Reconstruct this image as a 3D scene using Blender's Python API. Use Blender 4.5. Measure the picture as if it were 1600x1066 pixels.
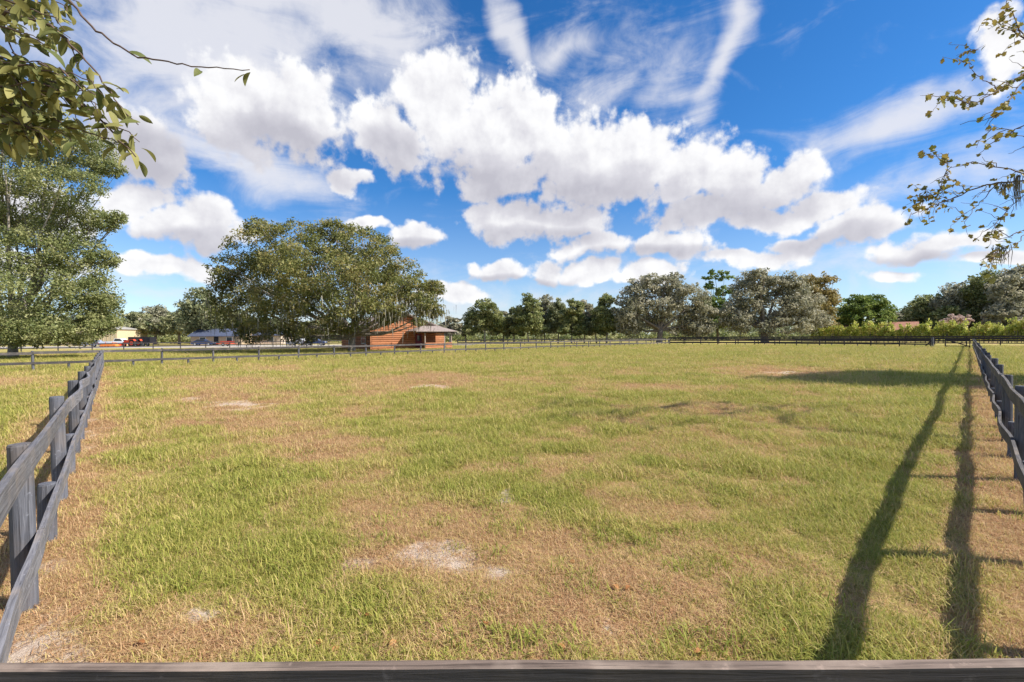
import bpy, math, random
import numpy as np
from mathutils import Vector, Matrix
for o in list(bpy.data.objects): bpy.data.objects.remove(o)
S = bpy.context.scene
COL = S.collection
R = math.radians
# ------------------------------------------------------------------ camera
CAM_H = 1.75; FPX = 711.1
PITCH = R(0.62); ROLL = R(-0.37)
cd = bpy.data.cameras.new('camera'); cam = bpy.data.objects.new('camera', cd); COL.objects.link(cam)
cd.lens = 16; cd.sensor_width = 36; cd.clip_start = 0.05; cd.clip_end = 3000
CM = Matrix.Rotation(math.pi/2-PITCH, 4, 'X') @ Matrix.Rotation(ROLL, 4, 'Z')
CM.translation = (0, 0, CAM_H)
cam.matrix_world = CM; S.camera = cam
RC = np.array(CM.to_3x3())
# ------------------------------------------------------------------ exposure
S.view_settings.view_transform = 'Standard'; S.view_settings.look = 'None'
S.view_settings.exposure = 0.90; S.view_settings.gamma = 1.0
S.view_settings.use_curve_mapping = False
# ------------------------------------------------------------------ sun
SUN_EL = R(41); SUN_AZ = R(100)            # azimuth clockwise from +Y (the view direction)
sd = Vector((math.sin(SUN_AZ)*math.cos(SUN_EL), math.cos(SUN_AZ)*math.cos(SUN_EL), math.sin(SUN_EL)))
sl = bpy.data.lights.new('sun', 'SUN'); sun = bpy.data.objects.new('sun', sl); COL.objects.link(sun)
sl.energy = 4.6; sl.angle = R(0.7); sl.color = (1.0, 0.94, 0.85)
sun.rotation_euler = sd.to_track_quat('Z', 'Y').to_euler(); sun.location = sd*60
# ------------------------------------------------------------------ world: sky with cumulus and cirrus
W = bpy.data.worlds.new('World'); S.world = W; W.use_nodes = True
class NT:
    def __init__(s, nt): s.nt = nt; s.N = nt.nodes; s.L = nt.links
    def n(s, typ, **kw):
        nd = s.N.new(typ)
        for k, v in kw.items(): setattr(nd, k, v)
        return nd
    def put(s, sock, v):
        if isinstance(v, bpy.types.NodeSocket): s.L.new(v, sock)
        elif v is not None:
            try: sock.default_value = v
            except Exception: sock.default_value = (*v, 1)
    def math(s, op, a, b=None, c=None, clamp=False):
        nd = s.n('ShaderNodeMath', operation=op); nd.use_clamp = clamp
        for i, v in enumerate((a, b, c)):
            if v is not None: s.put(nd.inputs[i], v)
        return nd.outputs[0]
    def vmath(s, op, a, b=None):
        nd = s.n('ShaderNodeVectorMath', operation=op); s.put(nd.inputs[0], a)
        if b is not None: s.put(nd.inputs[1], b)
        return nd.outputs[0]
    def noise(s, vec, scale, detail=4, rough=.55, dist=0, col=False):
        nd = s.n('ShaderNodeTexNoise', noise_dimensions='2D' if s.nt is W.node_tree else '3D'); s.put(nd.inputs['Vector'], vec)
        nd.inputs['Scale'].default_value = scale; nd.inputs['Detail'].default_value = detail
        nd.inputs['Roughness'].default_value = rough; nd.inputs['Distortion'].default_value = dist
        return nd.outputs[1] if col else nd.outputs[0]
    def mapr(s, v, a, b, c=0., d=1., smooth=False):
        nd = s.n('ShaderNodeMapRange'); nd.clamp = True
        if smooth: nd.interpolation_type = 'SMOOTHSTEP'
        s.put(nd.inputs[0], v)
        for i, q in enumerate((a, b, c, d)): nd.inputs[i+1].default_value = q
        return nd.outputs[0]
    def mix(s, f, a, b):
        nd = s.n('ShaderNodeMix', data_type='RGBA'); s.put(nd.inputs[0], f)
        s.put(nd.inputs[6], a); s.put(nd.inputs[7], b); return nd.outputs[2]
    def ramp(s, f, stops):
        nd = s.n('ShaderNodeValToRGB'); s.put(nd.inputs[0], f); e = nd.color_ramp.elements
        while len(e) < len(stops): e.new(0.5)
        for i, (p, c) in enumerate(stops): e[i].position = p; e[i].color = (*c, 1)
        return nd.outputs[0]
def azel(px, py):
    v = RC @ np.array([(px-800)/FPX, (533-py)/FPX, -1.0]); v /= np.linalg.norm(v)
    return math.atan2(v[0], v[1]), math.asin(v[2])
# cumulus lobes, their shaded bases and thin-cloud streaks as directions in the sky (converted to azimuth, elevation)
CUM = [(690,170,95,95),(790,205,105,80),(890,250,115,72),(985,245,100,62),(1070,270,90,55),(1150,285,85,50),(1225,282,60,42),
 (1290,325,75,30),(770,275,105,40),(930,290,130,34),(800,345,85,40),(885,345,85,38),(1110,325,110,40),(1215,342,85,26),
 (930,385,95,24),(1050,388,85,28),(1335,355,95,30),(1250,378,75,20),(1180,405,95,18),(780,426,52,19),(848,424,42,22),
 (925,425,48,19),(1020,430,70,20),(710,460,80,16),(470,185,90,80),(385,175,110,80),(600,215,52,58),
 (540,286,40,18),(305,352,95,42),(240,345,55,34),(370,362,45,22),(190,310,65,45),(652,370,52,26),(265,415,85,20),(575,350,50,13),
 (1440,394,100,22),(1505,375,55,20),(1560,80,70,50),(1410,428,80,12),(1560,402,70,14),(230,240,90,60),(40,330,120,60),(40,420,110,24)]
SHADE = [(740,290,180,50),(900,310,190,36),(1100,330,190,34),(830,372,130,22),(450,235,140,50),(310,382,110,24),(1000,405,160,16),(1290,378,120,20),(1430,408,110,14),(610,250,50,40),(800,440,110,10),(650,388,55,14),(250,250,160,60)]
CIR = [(330,70,360,160,0.2,1.),(600,70,260,110,-0.5,.85),(560,120,300,70,-.6,.55),(800,55,26,75,0.35,.95),(875,85,80,30,0.3,.75),(930,130,150,60,0.25,.55),(1135,75,30,170,-0.42,.85),(1040,140,110,60,0.5,.6),
 (1400,195,190,52,0.25,.72),(1420,290,160,34,0.3,.55),(1530,240,140,100,0.2,.5),(400,262,230,52,-0.3,.75),(1250,440,420,50,0,.42),(650,470,700,60,0,.5)]
w = NT(W.node_tree)
W.cycles.sampling_method = 'MANUAL'; W.cycles.sample_map_resolution = 256
for nd in list(w.N): w.N.remove(nd)
def lobe(q, P, px, py, rx, ry, rot=0):
    a, e = azel(px, py); k = math.cos(a)/FPX
    m = q.n('ShaderNodeMapping', vector_type='TEXTURE'); q.put(m.inputs[0], P)
    m.inputs['Location'].default_value = (a, e, 0); m.inputs['Rotation'].default_value = (0, 0, rot)
    m.inputs['Scale'].default_value = (rx*k*math.cos(a)*1.3, ry*k*1.3, 1)
    t = q.n('ShaderNodeTexGradient', gradient_type='SPHERICAL'); q.put(t.inputs[0], m.outputs[0])
    return t.outputs['Fac']
tc = w.n('ShaderNodeTexCoord'); sx = w.n('ShaderNodeSeparateXYZ'); w.put(sx.inputs[0], tc.outputs['Generated'])
az = w.math('ARCTAN2', sx.outputs[0], sx.outputs[1]); el = w.math('ARCSINE', sx.outputs[2])
cb = w.n('ShaderNodeCombineXYZ'); w.put(cb.inputs[0], az); w.put(cb.inputs[1], el); PV = cb.outputs[0]
wv = w.vmath('MULTIPLY', w.vmath('SUBTRACT', w.noise(PV, 7, 2, .5, 0, True), (.5, .5, .5)), (.10, .06, 0))
PW = w.vmath('ADD', PV, wv)
acc = None
for (px, py, rx, ry) in CUM:
    f = lobe(w, PW, px, py, rx, ry); acc = f if acc is None else w.math('SMOOTH_MAX', acc, f, 0.10)
far = w.noise(PV, 2.2, 1, .5)                # beyond the frame the same kind of sky goes on
side = w.math('MAXIMUM', w.mapr(w.math('ABSOLUTE', az), .88, 1.1), w.mapr(el, .72, .9))
acc = w.math('MAXIMUM', acc, w.math('MULTIPLY', w.mapr(far, .5, .75, 0, .7), side))
b1 = w.noise(PV, 13, 10, .60); b1o = w.noise(w.vmath('ADD', PV, (.012, .02, 0)), 13, 4, .55)
vo = w.n('ShaderNodeTexVoronoi', feature='F1', voronoi_dimensions='2D'); w.put(vo.inputs['Vector'], PV); vo.inputs['Scale'].default_value = 30; vo.inputs['Detail'].default_value = 1.5
pf = w.math('SUBTRACT', .42, vo.outputs['Distance'])
dn = w.math('ADD', w.math('MULTIPLY', acc, 1.22), w.math('ADD', w.math('MULTIPLY', w.math('SUBTRACT', b1, .5), 1.25), w.math('MULTIPLY', pf, .30)))
a0 = w.math('MULTIPLY', w.mapr(dn, .18, .54, smooth=True), w.mapr(acc, .10, .20))
sh = None
for (px, py, rx, ry) in SHADE:
    f = lobe(w, PW, px, py, rx, ry); sh = f if sh is None else w.math('SMOOTH_MAX', sh, f, .1)
br = w.math('ADD', w.math('MULTIPLY', w.math('SUBTRACT', b1, b1o), .85), w.math('MULTIPLY', pf, .12))
br = w.math('SUBTRACT', w.math('ADD', br, .90), w.math('MULTIPLY', w.mapr(sh, .0, .7, smooth=True), .58))
br = w.math('SUBTRACT', br, w.math('MULTIPLY', w.mapr(dn, .45, 1.1), .14))
ccol = w.ramp(br, [(.1, (.50, .495, .56)), (.5, (.66, .655, .71)), (.82, (.88, .88, .90)), (1, (.97, .97, .97))])
# thin high cloud
m = w.n('ShaderNodeMapping'); w.put(m.inputs[0], PV); m.inputs['Rotation'].default_value = (0, 0, -.5); m.inputs['Scale'].default_value = (1.2, 3.2, 1)
n1 = w.noise(m.outputs[0], 4.0, 7, .6, .6)
acc2 = None
for (px, py, rx, ry, rot, s) in CIR:
    f = w.math('MULTIPLY', lobe(w, PW, px, py, rx, ry, rot), s); acc2 = f if acc2 is None else w.math('SMOOTH_MAX', acc2, f, .1)
acc2 = w.math('MAXIMUM', acc2, w.math('MULTIPLY', side, .25))
ci = w.math('MULTIPLY', w.mapr(w.math('ADD', acc2, w.math('ADD', w.math('MULTIPLY', w.math('SUBTRACT', n1, .5), 1.1), w.math('MULTIPLY', w.math('SUBTRACT', b1, .5), .5))), .06, .85, smooth=True), .85)
sky = w.n('ShaderNodeTexSky', sky_type='NISHITA'); sky.sun_disc = False
sky.sun_elevation = SUN_EL; sky.sun_rotation = SUN_AZ; sky.air_density = 1.0; sky.dust_density = 0.15; sky.ozone_density = 4.0
SKY_STR = 0.115; CL = 5.1
hs = w.n('ShaderNodeHueSaturation'); w.put(hs.inputs['Saturation'], w.mapr(el, .02, .3, .8, 1.16)); hs.inputs['Value'].default_value = 0.64
w.put(hs.inputs['Color'], w.vmath('MULTIPLY', sky.outputs[0], (.80, .97, 1.16)))
c1 = w.mix(ci, hs.outputs[0], (.80*CL, .80*CL, .84*CL))
c2 = w.mix(a0, c1, w.vmath('SCALE', ccol)); w.N[-1] if False else None
for nd in w.N:
    if nd.bl_idname == 'ShaderNodeVectorMath' and nd.operation == 'SCALE': nd.inputs['Scale'].default_value = CL
bg = w.n('ShaderNodeBackground'); w.put(bg.inputs[0], c2); bg.inputs[1].default_value = SKY_STR
wo = w.n('ShaderNodeOutputWorld'); w.L.new(bg.outputs[0], wo.inputs[0])
# ------------------------------------------------------------------ helpers
def proj(p):
    v = (np.asarray(p, float)-np.array([0, 0, CAM_H])) @ RC
    z = np.maximum(-v[..., 2], 1e-3)
    return 800+FPX*v[..., 0]/z, 533-FPX*v[..., 1]/z, -v[..., 2]
def ray(px, py): return RC @ np.array([(px-800)/FPX, (533-py)/FPX, -1.0])
def ground(px, py):
    d = ray(px, py); t = -CAM_H/d[2]; return np.array([d[0]*t, d[1]*t])
def at(px, py, Y):
    d = ray(px, py); t = Y/d[1]; return np.array([d[0]*t, Y, CAM_H+d[2]*t])
def empty(name, loc, rz=0):
    o = bpy.data.objects.new(name, None); o.empty_display_size = .3; o.location = loc; o.rotation_euler.z = rz
    COL.objects.link(o); return o
def tag(o, label=None, cat=None, group=None, kind=None):
    for k, v in (('label', label), ('category', cat), ('group', group), ('kind', kind)):
        if v: o[k] = v
    return o
class MB:
    def __init__(s): s.v = []; s.f = []
    def add(s, v, f):
        b = len(s.v); s.v += [tuple(x) for x in v]; s.f += [tuple(i+b for i in q) for q in f]; return s
    def box(s, c, d, rz=0, rx=0, ry=0):
        M = Matrix.Rotation(rz, 3, 'Z') @ Matrix.Rotation(ry, 3, 'Y') @ Matrix.Rotation(rx, 3, 'X')
        v = [Vector(c)+M @ Vector((x*d[0]/2, y*d[1]/2, z*d[2]/2)) for x in (-1, 1) for y in (-1, 1) for z in (-1, 1)]
        return s.add(v, [(0,1,3,2),(4,6,7,5),(0,4,5,1),(2,3,7,6),(0,2,6,4),(1,5,7,3)])
    def tube(s, pts, rad, n=6, caps=True):
        pts = [Vector(p) for p in pts]; b = len(s.v); up = Vector((.13, .31, .94))
        for i, p in enumerate(pts):
            t = (pts[min(i+1, len(pts)-1)]-pts[max(i-1, 0)]).normalized()
            a = t.cross(up if abs(t.dot(up)) < .95 else Vector((1, 0, 0))).normalized(); c = t.cross(a)
            for k in range(n):
                th = 2*math.pi*k/n; s.v.append(tuple(p+(a*math.cos(th)+c*math.sin(th))*rad[i]))
        for i in range(len(pts)-1):
            for k in range(n):
                s.f.append((b+i*n+k, b+i*n+(k+1) % n, b+(i+1)*n+(k+1) % n, b+(i+1)*n+k))
        if caps:
            s.f.append(tuple(b+k for k in range(n))[::-1]); s.f.append(tuple(b+(len(pts)-1)*n+k for k in range(n)))
        return s
    def prism(s, poly, axis, a, b):                # polygon (u,w) extruded along an axis: 'x' -> (u=y,w=z), 'y' -> (u=x,w=z)
        n = len(poly); P3 = lambda u, w, t: (t, u, w) if axis == 'x' else (u, t, w)
        v = [P3(u, w, a) for u, w in poly]+[P3(u, w, b) for u, w in poly]
        return s.add(v, [tuple(range(n))[::-1], tuple(range(n, 2*n))]+[(i, (i+1) % n, n+(i+1) % n, n+i) for i in range(n)])
    def mesh(s, name, mat, smooth=False):
        me = bpy.data.meshes.new(name); me.from_pydata(s.v, [], s.f); me.materials.append(mat)
        if smooth: me.polygons.foreach_set('use_smooth', [True]*len(me.polygons))
        me.update(); return me
    def build(s, name, mat, parent=None, loc=(0, 0, 0), rz=0, smooth=False):
        return link(name, s.mesh(name, mat, smooth), parent, loc, rz)
def link(name, me, parent=None, loc=(0, 0, 0), rz=0):
    o = bpy.data.objects.new(name, me); COL.objects.link(o); o.parent = parent
    o.location = loc; o.rotation_euler.z = rz; return o
def npmesh(name, V, F, mat, tint=None):
    me = bpy.data.meshes.new(name); n, k = F.shape
    me.vertices.add(len(V)); me.vertices.foreach_set('co', V.astype(np.float32).ravel())
    me.loops.add(n*k); me.loops.foreach_set('vertex_index', F.astype(np.int32).ravel())
    me.polygons.add(n); me.polygons.foreach_set('loop_start', np.arange(0, n*k, k, dtype=np.int32))
    me.update(calc_edges=True)
    if tint is not None:
        a = me.attributes.new('tint', 'FLOAT', 'POINT'); a.data.foreach_set('value', tint.astype(np.float32))
    me.materials.append(mat); return me
# ------------------------------------------------------------------ materials
def mat(name):
    m = bpy.data.materials.new(name); m.use_nodes = True; t = NT(m.node_tree)
    return m, t, t.N['Principled BSDF']
def plain(name, col, rough=.6, metal=0, var=.25, scale=6, bump=0.0, spec=.3):
    m, t, b = mat(name); tc = t.n('ShaderNodeTexCoord')
    n = t.noise(tc.outputs['Object'], scale, 5, .6)
    c = t.mix(t.mapr(n, .3, .7), tuple(x*(1-var) for x in col), tuple(min(1, x*(1+var)) for x in col))
    t.put(b.inputs['Base Color'], c); b.inputs['Roughness'].default_value = rough; b.inputs['Metallic'].default_value = metal
    b.inputs['Specular IOR Level'].default_value = spec
    if bump:
        bp = t.n('ShaderNodeBump'); bp.inputs['Strength'].default_value = bump; t.put(bp.inputs['Height'], n); t.put(b.inputs['Normal'], bp.outputs[0])
    return m
def wood(name, dark, light, tan, axis, patch=.5):
    m, t, b = mat(name); tc = t.n('ShaderNodeTexCoord'); oi = t.n('ShaderNodeObjectInfo')
    off = t.vmath('ADD', tc.outputs['Object'], t.vmath('MULTIPLY', oi.outputs['Location'], (.37, .37, .37)))
    mp = t.n('ShaderNodeMapping'); t.put(mp.inputs[0], off)
    mp.inputs['Scale'].default_value = (1.2, 34, 34) if axis == 'x' else (26, 26, 1.2)
    gr = t.noise(mp.outputs[0], 2.2, 6, .65, .6); bl = t.noise(off, 3.0, 4, .6)
    c = t.mix(t.mapr(gr, .3, .7), dark, light)
    c = t.mix(t.math('MULTIPLY', t.mapr(bl, .5, .68), patch), c, tan)
    mc = t.n('ShaderNodeMapping'); t.put(mc.inputs[0], off); mc.inputs['Scale'].default_value = (.9, 60, 60) if axis == 'x' else (50, 50, .9)
    c = t.mix(t.math('MULTIPLY', t.mapr(t.noise(mc.outputs[0], 1.6, 5, .6, 1.2), .60, .68), .85), c, (.012, .011, .011))
    c = t.mix(t.math('MULTIPLY', t.mapr(t.noise(off, 22, 4, .65), .62, .72), .45), c, tuple(min(1, x*1.9) for x in light))
    v = t.math('ADD', t.math('MULTIPLY', oi.outputs['Random'], .45), .78)
    hv = t.n('ShaderNodeHueSaturation'); t.put(hv.inputs['Color'], c); t.put(hv.inputs['Value'], v)
    t.put(b.inputs['Base Color'], hv.outputs[0]); b.inputs['Roughness'].default_value = .8; b.inputs['Specular IOR Level'].default_value = .25
    bp = t.n('ShaderNodeBump'); bp.inputs['Strength'].default_value = .5; bp.inputs['Distance'].default_value = .01
    t.put(bp.inputs['Height'], gr); t.put(b.inputs['Normal'], bp.outputs[0]); return m
RAIL = wood('weathered_rail_wood', (.07, .068, .075), (.22, .215, .23), (.29, .235, .19), 'x')
RAILD = wood('dark_and_shade_toned_rail_wood', (.035, .032, .032), (.12, .11, .105), (.22, .18, .14), 'x')  # right fence's shade put into the colour; also the far-left fence's own dark grey
POST = wood('weathered_post_wood', (.048, .05, .06), (.15, .155, .18), (.17, .135, .11), 'z', .4)
BLACKW = wood('black_stained_wood', (.018, .017, .02), (.05, .046, .052), (.09, .07, .06), 'x', .5)
def leafmat(name, stops, trans=.4):
    m, t, b = mat(name); at_ = t.n('ShaderNodeAttribute'); at_.attribute_name = 'tint'
    c = t.ramp(at_.outputs['Fac'], stops)
    t.put(b.inputs['Base Color'], c); b.inputs['Roughness'].default_value = .55; b.inputs['Specular IOR Level'].default_value = .3
    tr = t.n('ShaderNodeBsdfTranslucent'); t.put(tr.inputs[0], c); mx = t.n('ShaderNodeMixShader'); mx.inputs[0].default_value = trans
    t.L.new(b.outputs[0], mx.inputs[1]); t.L.new(tr.outputs[0], mx.inputs[2]); t.L.new(mx.outputs[0], t.N['Material Output'].inputs[0]); return m
OAKL = leafmat('live_oak_leaves', [(0, (.08, .095, .028)), (.4, (.19, .205, .06)), (.75, (.31, .285, .10)), (1, (.43, .33, .15))])
OAKG = leafmat('green_oak_leaves', [(0, (.09, .125, .045)), (.5, (.25, .275, .10)), (1, (.46, .445, .22))])
GREY = leafmat('mossy_oak_leaves', [(0, (.13, .14, .085)), (.45, (.33, .32, .21)), (1, (.54, .50, .38))])
ROWL = leafmat('row_tree_leaves', [(0, (.11, .14, .07)), (.5, (.28, .30, .15)), (1, (.47, .45, .26))])
BRIT = leafmat('bright_green_leaves', [(0, (.07, .12, .025)), (.5, (.17, .24, .055)), (1, (.33, .38, .11))])
YELL = leafmat('yellowing_leaves', [(0, (.15, .14, .05)), (.5, (.32, .26, .09)), (1, (.48, .36, .17))])
PINK = leafmat('pink_blossom', [(0, (.36, .24, .20)), (.5, (.54, .41, .35)), (1, (.70, .58, .52))])
HEDG = leafmat('vine_leaves', [(0, (.14, .20, .03)), (.45, (.42, .46, .09)), (.8, (.64, .60, .18)), (1, (.58, .40, .17))])
MOSS = leafmat('spanish_moss', [(0, (.16, .15, .11)), (1, (.34, .32, .25))], .3)
BARK = plain('bark', (.16, .135, .11), .9, 0, .5, 9, .8)
BARKL = plain('pale_bark', (.27, .24, .20), .9, 0, .4, 7, .8)
# ------------------------------------------------------------------ layout of the paddock
L1 = ground(160, 576); P1_ = ground(40, 950); L0 = P1_-(L1-P1_)/np.linalg.norm(L1-P1_)*2.66
R1 = ground(1521, 544.3); A0_ = ground(1596, 751); R0 = A0_-(R1-A0_)/np.linalg.norm(R1-A0_)*6.15
FC = L1+(R1-R0)*1.03; FC = .5*FC+.5*ground(1034, 538.6)
def segdist(X, Y, A, B):
    d = B-A; L = d@d; t = np.clip(((X-A[0])*d[0]+(Y-A[1])*d[1])/L, 0, 1)
    return np.hypot(X-A[0]-t*d[0], Y-A[1]-t*d[1])
rs = np.random.RandomState(7)
_T = rs.rand(256, 256)
def vnoise(x, y):
    xi = np.floor(x).astype(int); yi = np.floor(y).astype(int); fx = x-xi; fy = y-yi
    fx = fx*fx*(3-2*fx); fy = fy*fy*(3-2*fy); g_ = lambda a, b: _T[a & 255, b & 255]
    return (g_(xi, yi)*(1-fx)+g_(xi+1, yi)*fx)*(1-fy)+(g_(xi, yi+1)*(1-fx)+g_(xi+1, yi+1)*fx)*fy
def fbm(x, y, o=4):
    s = 0; a = .5; t = 0
    for i in range(o): s = s+a*vnoise(x*2**i+17*i, y*2**i+31*i); t += a; a *= .55
    return s/t
TAN = [(700,860,230,80,.85),(930,950,330,75,.85),(360,980,230,60,.75),(560,790,150,38,.45),(330,640,140,45,.9),(650,600,110,15,.95),(1230,583,110,8,.8),(1040,800,170,50,.35),
 (470,700,120,40,.55),(980,608,90,9,.55),(430,577,60,6,.7),(1180,900,170,90,.5),(250,860,60,30,.4),(820,720,120,18,.3),(1150,640,120,12,.3),(560,640,60,12,.5),(60,700,60,60,.6),(40,600,90,14,.6),(760,1010,560,45,.55),(1120,1000,160,70,.45),(600,930,160,50,.5),(180,760,60,30,.3)]
SAND = [(690,872,60,26),(785,895,45,20),(788,775,20,12),(370,632,60,9),(300,625,30,6),(40,1000,80,34),(950,985,26,30),(675,604,45,5),(560,880,40,12),(640,800,22,10),(310,960,30,14),(1240,582,60,4)]
def masks(X, Y):
    px, py, dp = proj(np.stack([X, Y, np.zeros_like(X)], -1)); ok = dp > 1.0
    wob = (fbm(X*.9, Y*.9)-.5)
    tan = np.zeros_like(X); sand = np.zeros_like(X)
    for cx, cy, rx, ry, s in TAN:
        d = np.hypot((px-cx)/rx, (py-cy)/ry)+wob*1.3; tan = np.maximum(tan, s*np.clip(1.35-d, 0, 1)*ok)
    for cx, cy, rx, ry in SAND:
        d = np.hypot((px-cx)/rx, (py-cy)/ry)+(fbm(X*2.6+5, Y*2.6)-.5)*2.4; sand = np.maximum(sand, np.clip(1.2-d, 0, 1)*ok)
    dl = segdist(X, Y, L0, L1); dr = segdist(X, Y, R0, R1)
    st = np.clip(1.25-dl/.55-wob*1.2, 0, 1); sr = np.clip(1.2-dr/.6-wob*1.2, 0, 1)
    tan = np.maximum(tan, np.maximum(st, sr*.9)); sand = np.maximum(sand, st*.55*(fbm(X*2, Y*2) > .48)+sr*.2)
    lush = np.clip(1.0-np.abs(dr-1.2)/1.0, 0, 1)*.5+np.clip(1-np.abs(dl-1.6)/1.0, 0, 1)*.35
    gn = .74+(fbm(X*.35+3, Y*.35)-.5)*.9+(fbm(X*1.7, Y*1.7+9)-.5)*1.5+lush-tan*1.15
    return np.clip(gn, 0, 1), np.clip(tan, 0, 1), np.clip(sand, 0, 1)
# ------------------------------------------------------------------ ground
def axis(lo, hi, a, n):
    t = np.linspace(math.asinh(lo/a), math.asinh(hi/a), n); return a*np.sinh(t)
gx = axis(-700, 700, 5, 460); gy = axis(-60, 1200, 4, 420)+0.0
GX, GY = np.meshgrid(gx, gy)
def height(X, Y):
    d = np.hypot(X, Y); f = 1/(1+(d/14)**2)
    return ((fbm(X*1.3, Y*1.3, 3)-.5)*.07+(fbm(X*5, Y*5, 2)-.5)*.03)*f-.015
GZ = height(GX, GY)
gn, tn, snd = masks(GX, GY)
V = np.stack([GX, GY, GZ], -1).reshape(-1, 3); nx = len(gx); ny = len(gy)
ii, jj = np.meshgrid(np.arange(ny-1), np.arange(nx-1), indexing='ij'); k0 = (ii*nx+jj).ravel()
Fq = np.stack([k0, k0+1, k0+nx+1, k0+nx], -1)
gm, t, b = mat('pasture_ground')
def fattr(t, n): a = t.n('ShaderNodeAttribute'); a.attribute_name = n; return a.outputs['Fac']
tc = t.n('ShaderNodeTexCoord'); O = tc.outputs['Object']
f1 = t.noise(O, 28, 6, .7, .4); f2 = t.noise(O, 2.6, 6, .62); f3 = t.noise(O, 90, 4, .7, .5); f4 = t.noise(O, .35, 5, .6)
mpp = t.n('ShaderNodeMapping'); t.put(mpp.inputs[0], O); mpp.inputs['Scale'].default_value = (1, .45, 1); f5 = t.noise(mpp.outputs[0], 9, 6, .7, .3)
green = t.ramp(t.math('ADD', t.math('MULTIPLY', f1, .55), t.math('MULTIPLY', f5, .45)), [(.3, (.17, .165, .035)), (.5, (.32, .285, .08)), (.7, (.43, .36, .13))])
straw = t.ramp(f1, [(.28, (.17, .09, .045)), (.48, (.46, .285, .15)), (.7, (.66, .46, .28))])
sandc = t.ramp(f3, [(.25, (.42, .31, .23)), (.7, (.62, .51, .41))])
gf = t.math('ADD', fattr(t, 'green'), t.math('MULTIPLY', t.math('SUBTRACT', t.math('ADD', f2, f5), 1.0), 1.1))
c = t.mix(t.mapr(gf, .25, .75), straw, green)
sf = t.math('ADD', fattr(t, 'sand'), t.math('MULTIPLY', t.math('SUBTRACT', t.math('ADD', f5, t.math('MULTIPLY', f1, .6)), .8), 1.5))
c = t.mix(t.mapr(sf, .32, .72), c, sandc)
c = t.mix(t.mapr(fattr(t, 'gravel'), .3, .7), c, t.ramp(f1, [(.2, (.30, .27, .24)), (.8, (.46, .42, .38))]))
t.put(b.inputs['Base Color'], c); b.inputs['Roughness'].default_value = .95; b.inputs['Specular IOR Level'].default_value = .1
bp = t.n('ShaderNodeBump'); bp.inputs['Strength'].default_value = .9; bp.inputs['Distance'].default_value = .03
t.put(bp.inputs['Height'], t.math('ADD', f1, t.math('MULTIPLY', f3, .5))); t.put(b.inputs['Normal'], bp.outputs[0])
me = npmesh('ground', V, Fq, gm)
px_, py_, dp_ = proj(V); 
Y1 = V[:, 1]; X1 = V[:, 0]
grav = ((X1+Y1*.0 < -8) & (Y1 > 84) & (Y1 < 108)).astype(float)
for nme, arr in (('green', gn.ravel()), ('sand', snd.ravel()), ('gravel', grav)):
    a = me.attributes.new(nme, 'FLOAT', 'POINT'); a.data.foreach_set('value', arr.astype(np.float32))
me.polygons.foreach_set('use_smooth', [True]*len(me.polygons))
tag(link('ground', me), 'sunlit pasture ground with green and straw patches and bare sand', None, None, 'structure')
# ------------------------------------------------------------------ grass (nobody could count it)
def blades(n, rad, hmin, hmax, lean, wid, seed, flat=.15):
    r = np.random.RandomState(seed); V = []; F = []
    for i in range(n):
        a = r.rand()*6.283; d = rad*math.sqrt(r.rand()); x, y = d*math.cos(a), d*math.sin(a)
        h = hmin+(hmax-hmin)*r.rand()**1.5; th = r.rand()*6.283; ln = lean*(.3+r.rand())
        if r.rand() < flat: ln = 2.2
        w2 = wid*(.6+.8*r.rand())/2; cx, sy = math.cos(th), math.sin(th); bl = len(V)
        for k, (f, ww) in enumerate(((0, 1), (.55, .8), (1, .12))):
            bend = ln*f*f*h*.75; z = h*f*(1-.38*min(1, ln)*f) if ln < 2 else h*(.12+.1*math.sin(f*3))
            p = (x+cx*bend, y+sy*bend, z+.002)
            V += [(p[0]-sy*w2*ww, p[1]+cx*w2*ww, p[2]), (p[0]+sy*w2*ww, p[1]-cx*w2*ww, p[2])]
        F += [(bl, bl+1, bl+3, bl+2), (bl+2, bl+3, bl+5, bl+4)]
    return V, F
def grassmat(name, stops):
    m, t, b = mat(name); a = t.n('ShaderNodeAttribute', attribute_type='INSTANCER'); a.attribute_name = 'gcol'
    g_ = t.n('ShaderNodeNewGeometry')
    f = t.math('ADD', a.outputs['Fac'], t.math('MULTIPLY', t.math('SUBTRACT', g_.outputs['Random Per Island'], .5), .55))
    c = t.ramp(f, stops); t.put(b.inputs['Base Color'], c); b.inputs['Roughness'].default_value = .6; b.inputs['Specular IOR Level'].default_value = .2
    tr = t.n('ShaderNodeBsdfTranslucent'); t.put(tr.inputs[0], c); mx = t.n('ShaderNodeMixShader'); mx.inputs[0].default_value = .35
    t.L.new(b.outputs[0], mx.inputs[1]); t.L.new(tr.outputs[0], mx.inputs[2]); t.L.new(mx.outputs[0], t.N['Material Output'].inputs[0]); return m
GSTOPS = [(0, (.44, .25, .13)), (.3, (.64, .45, .25)), (.5, (.54, .45, .155)), (.72, (.40, .385, .085)), (1, (.26, .295, .055))]
GMAT = grassmat('grass_blades', GSTOPS)
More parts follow.
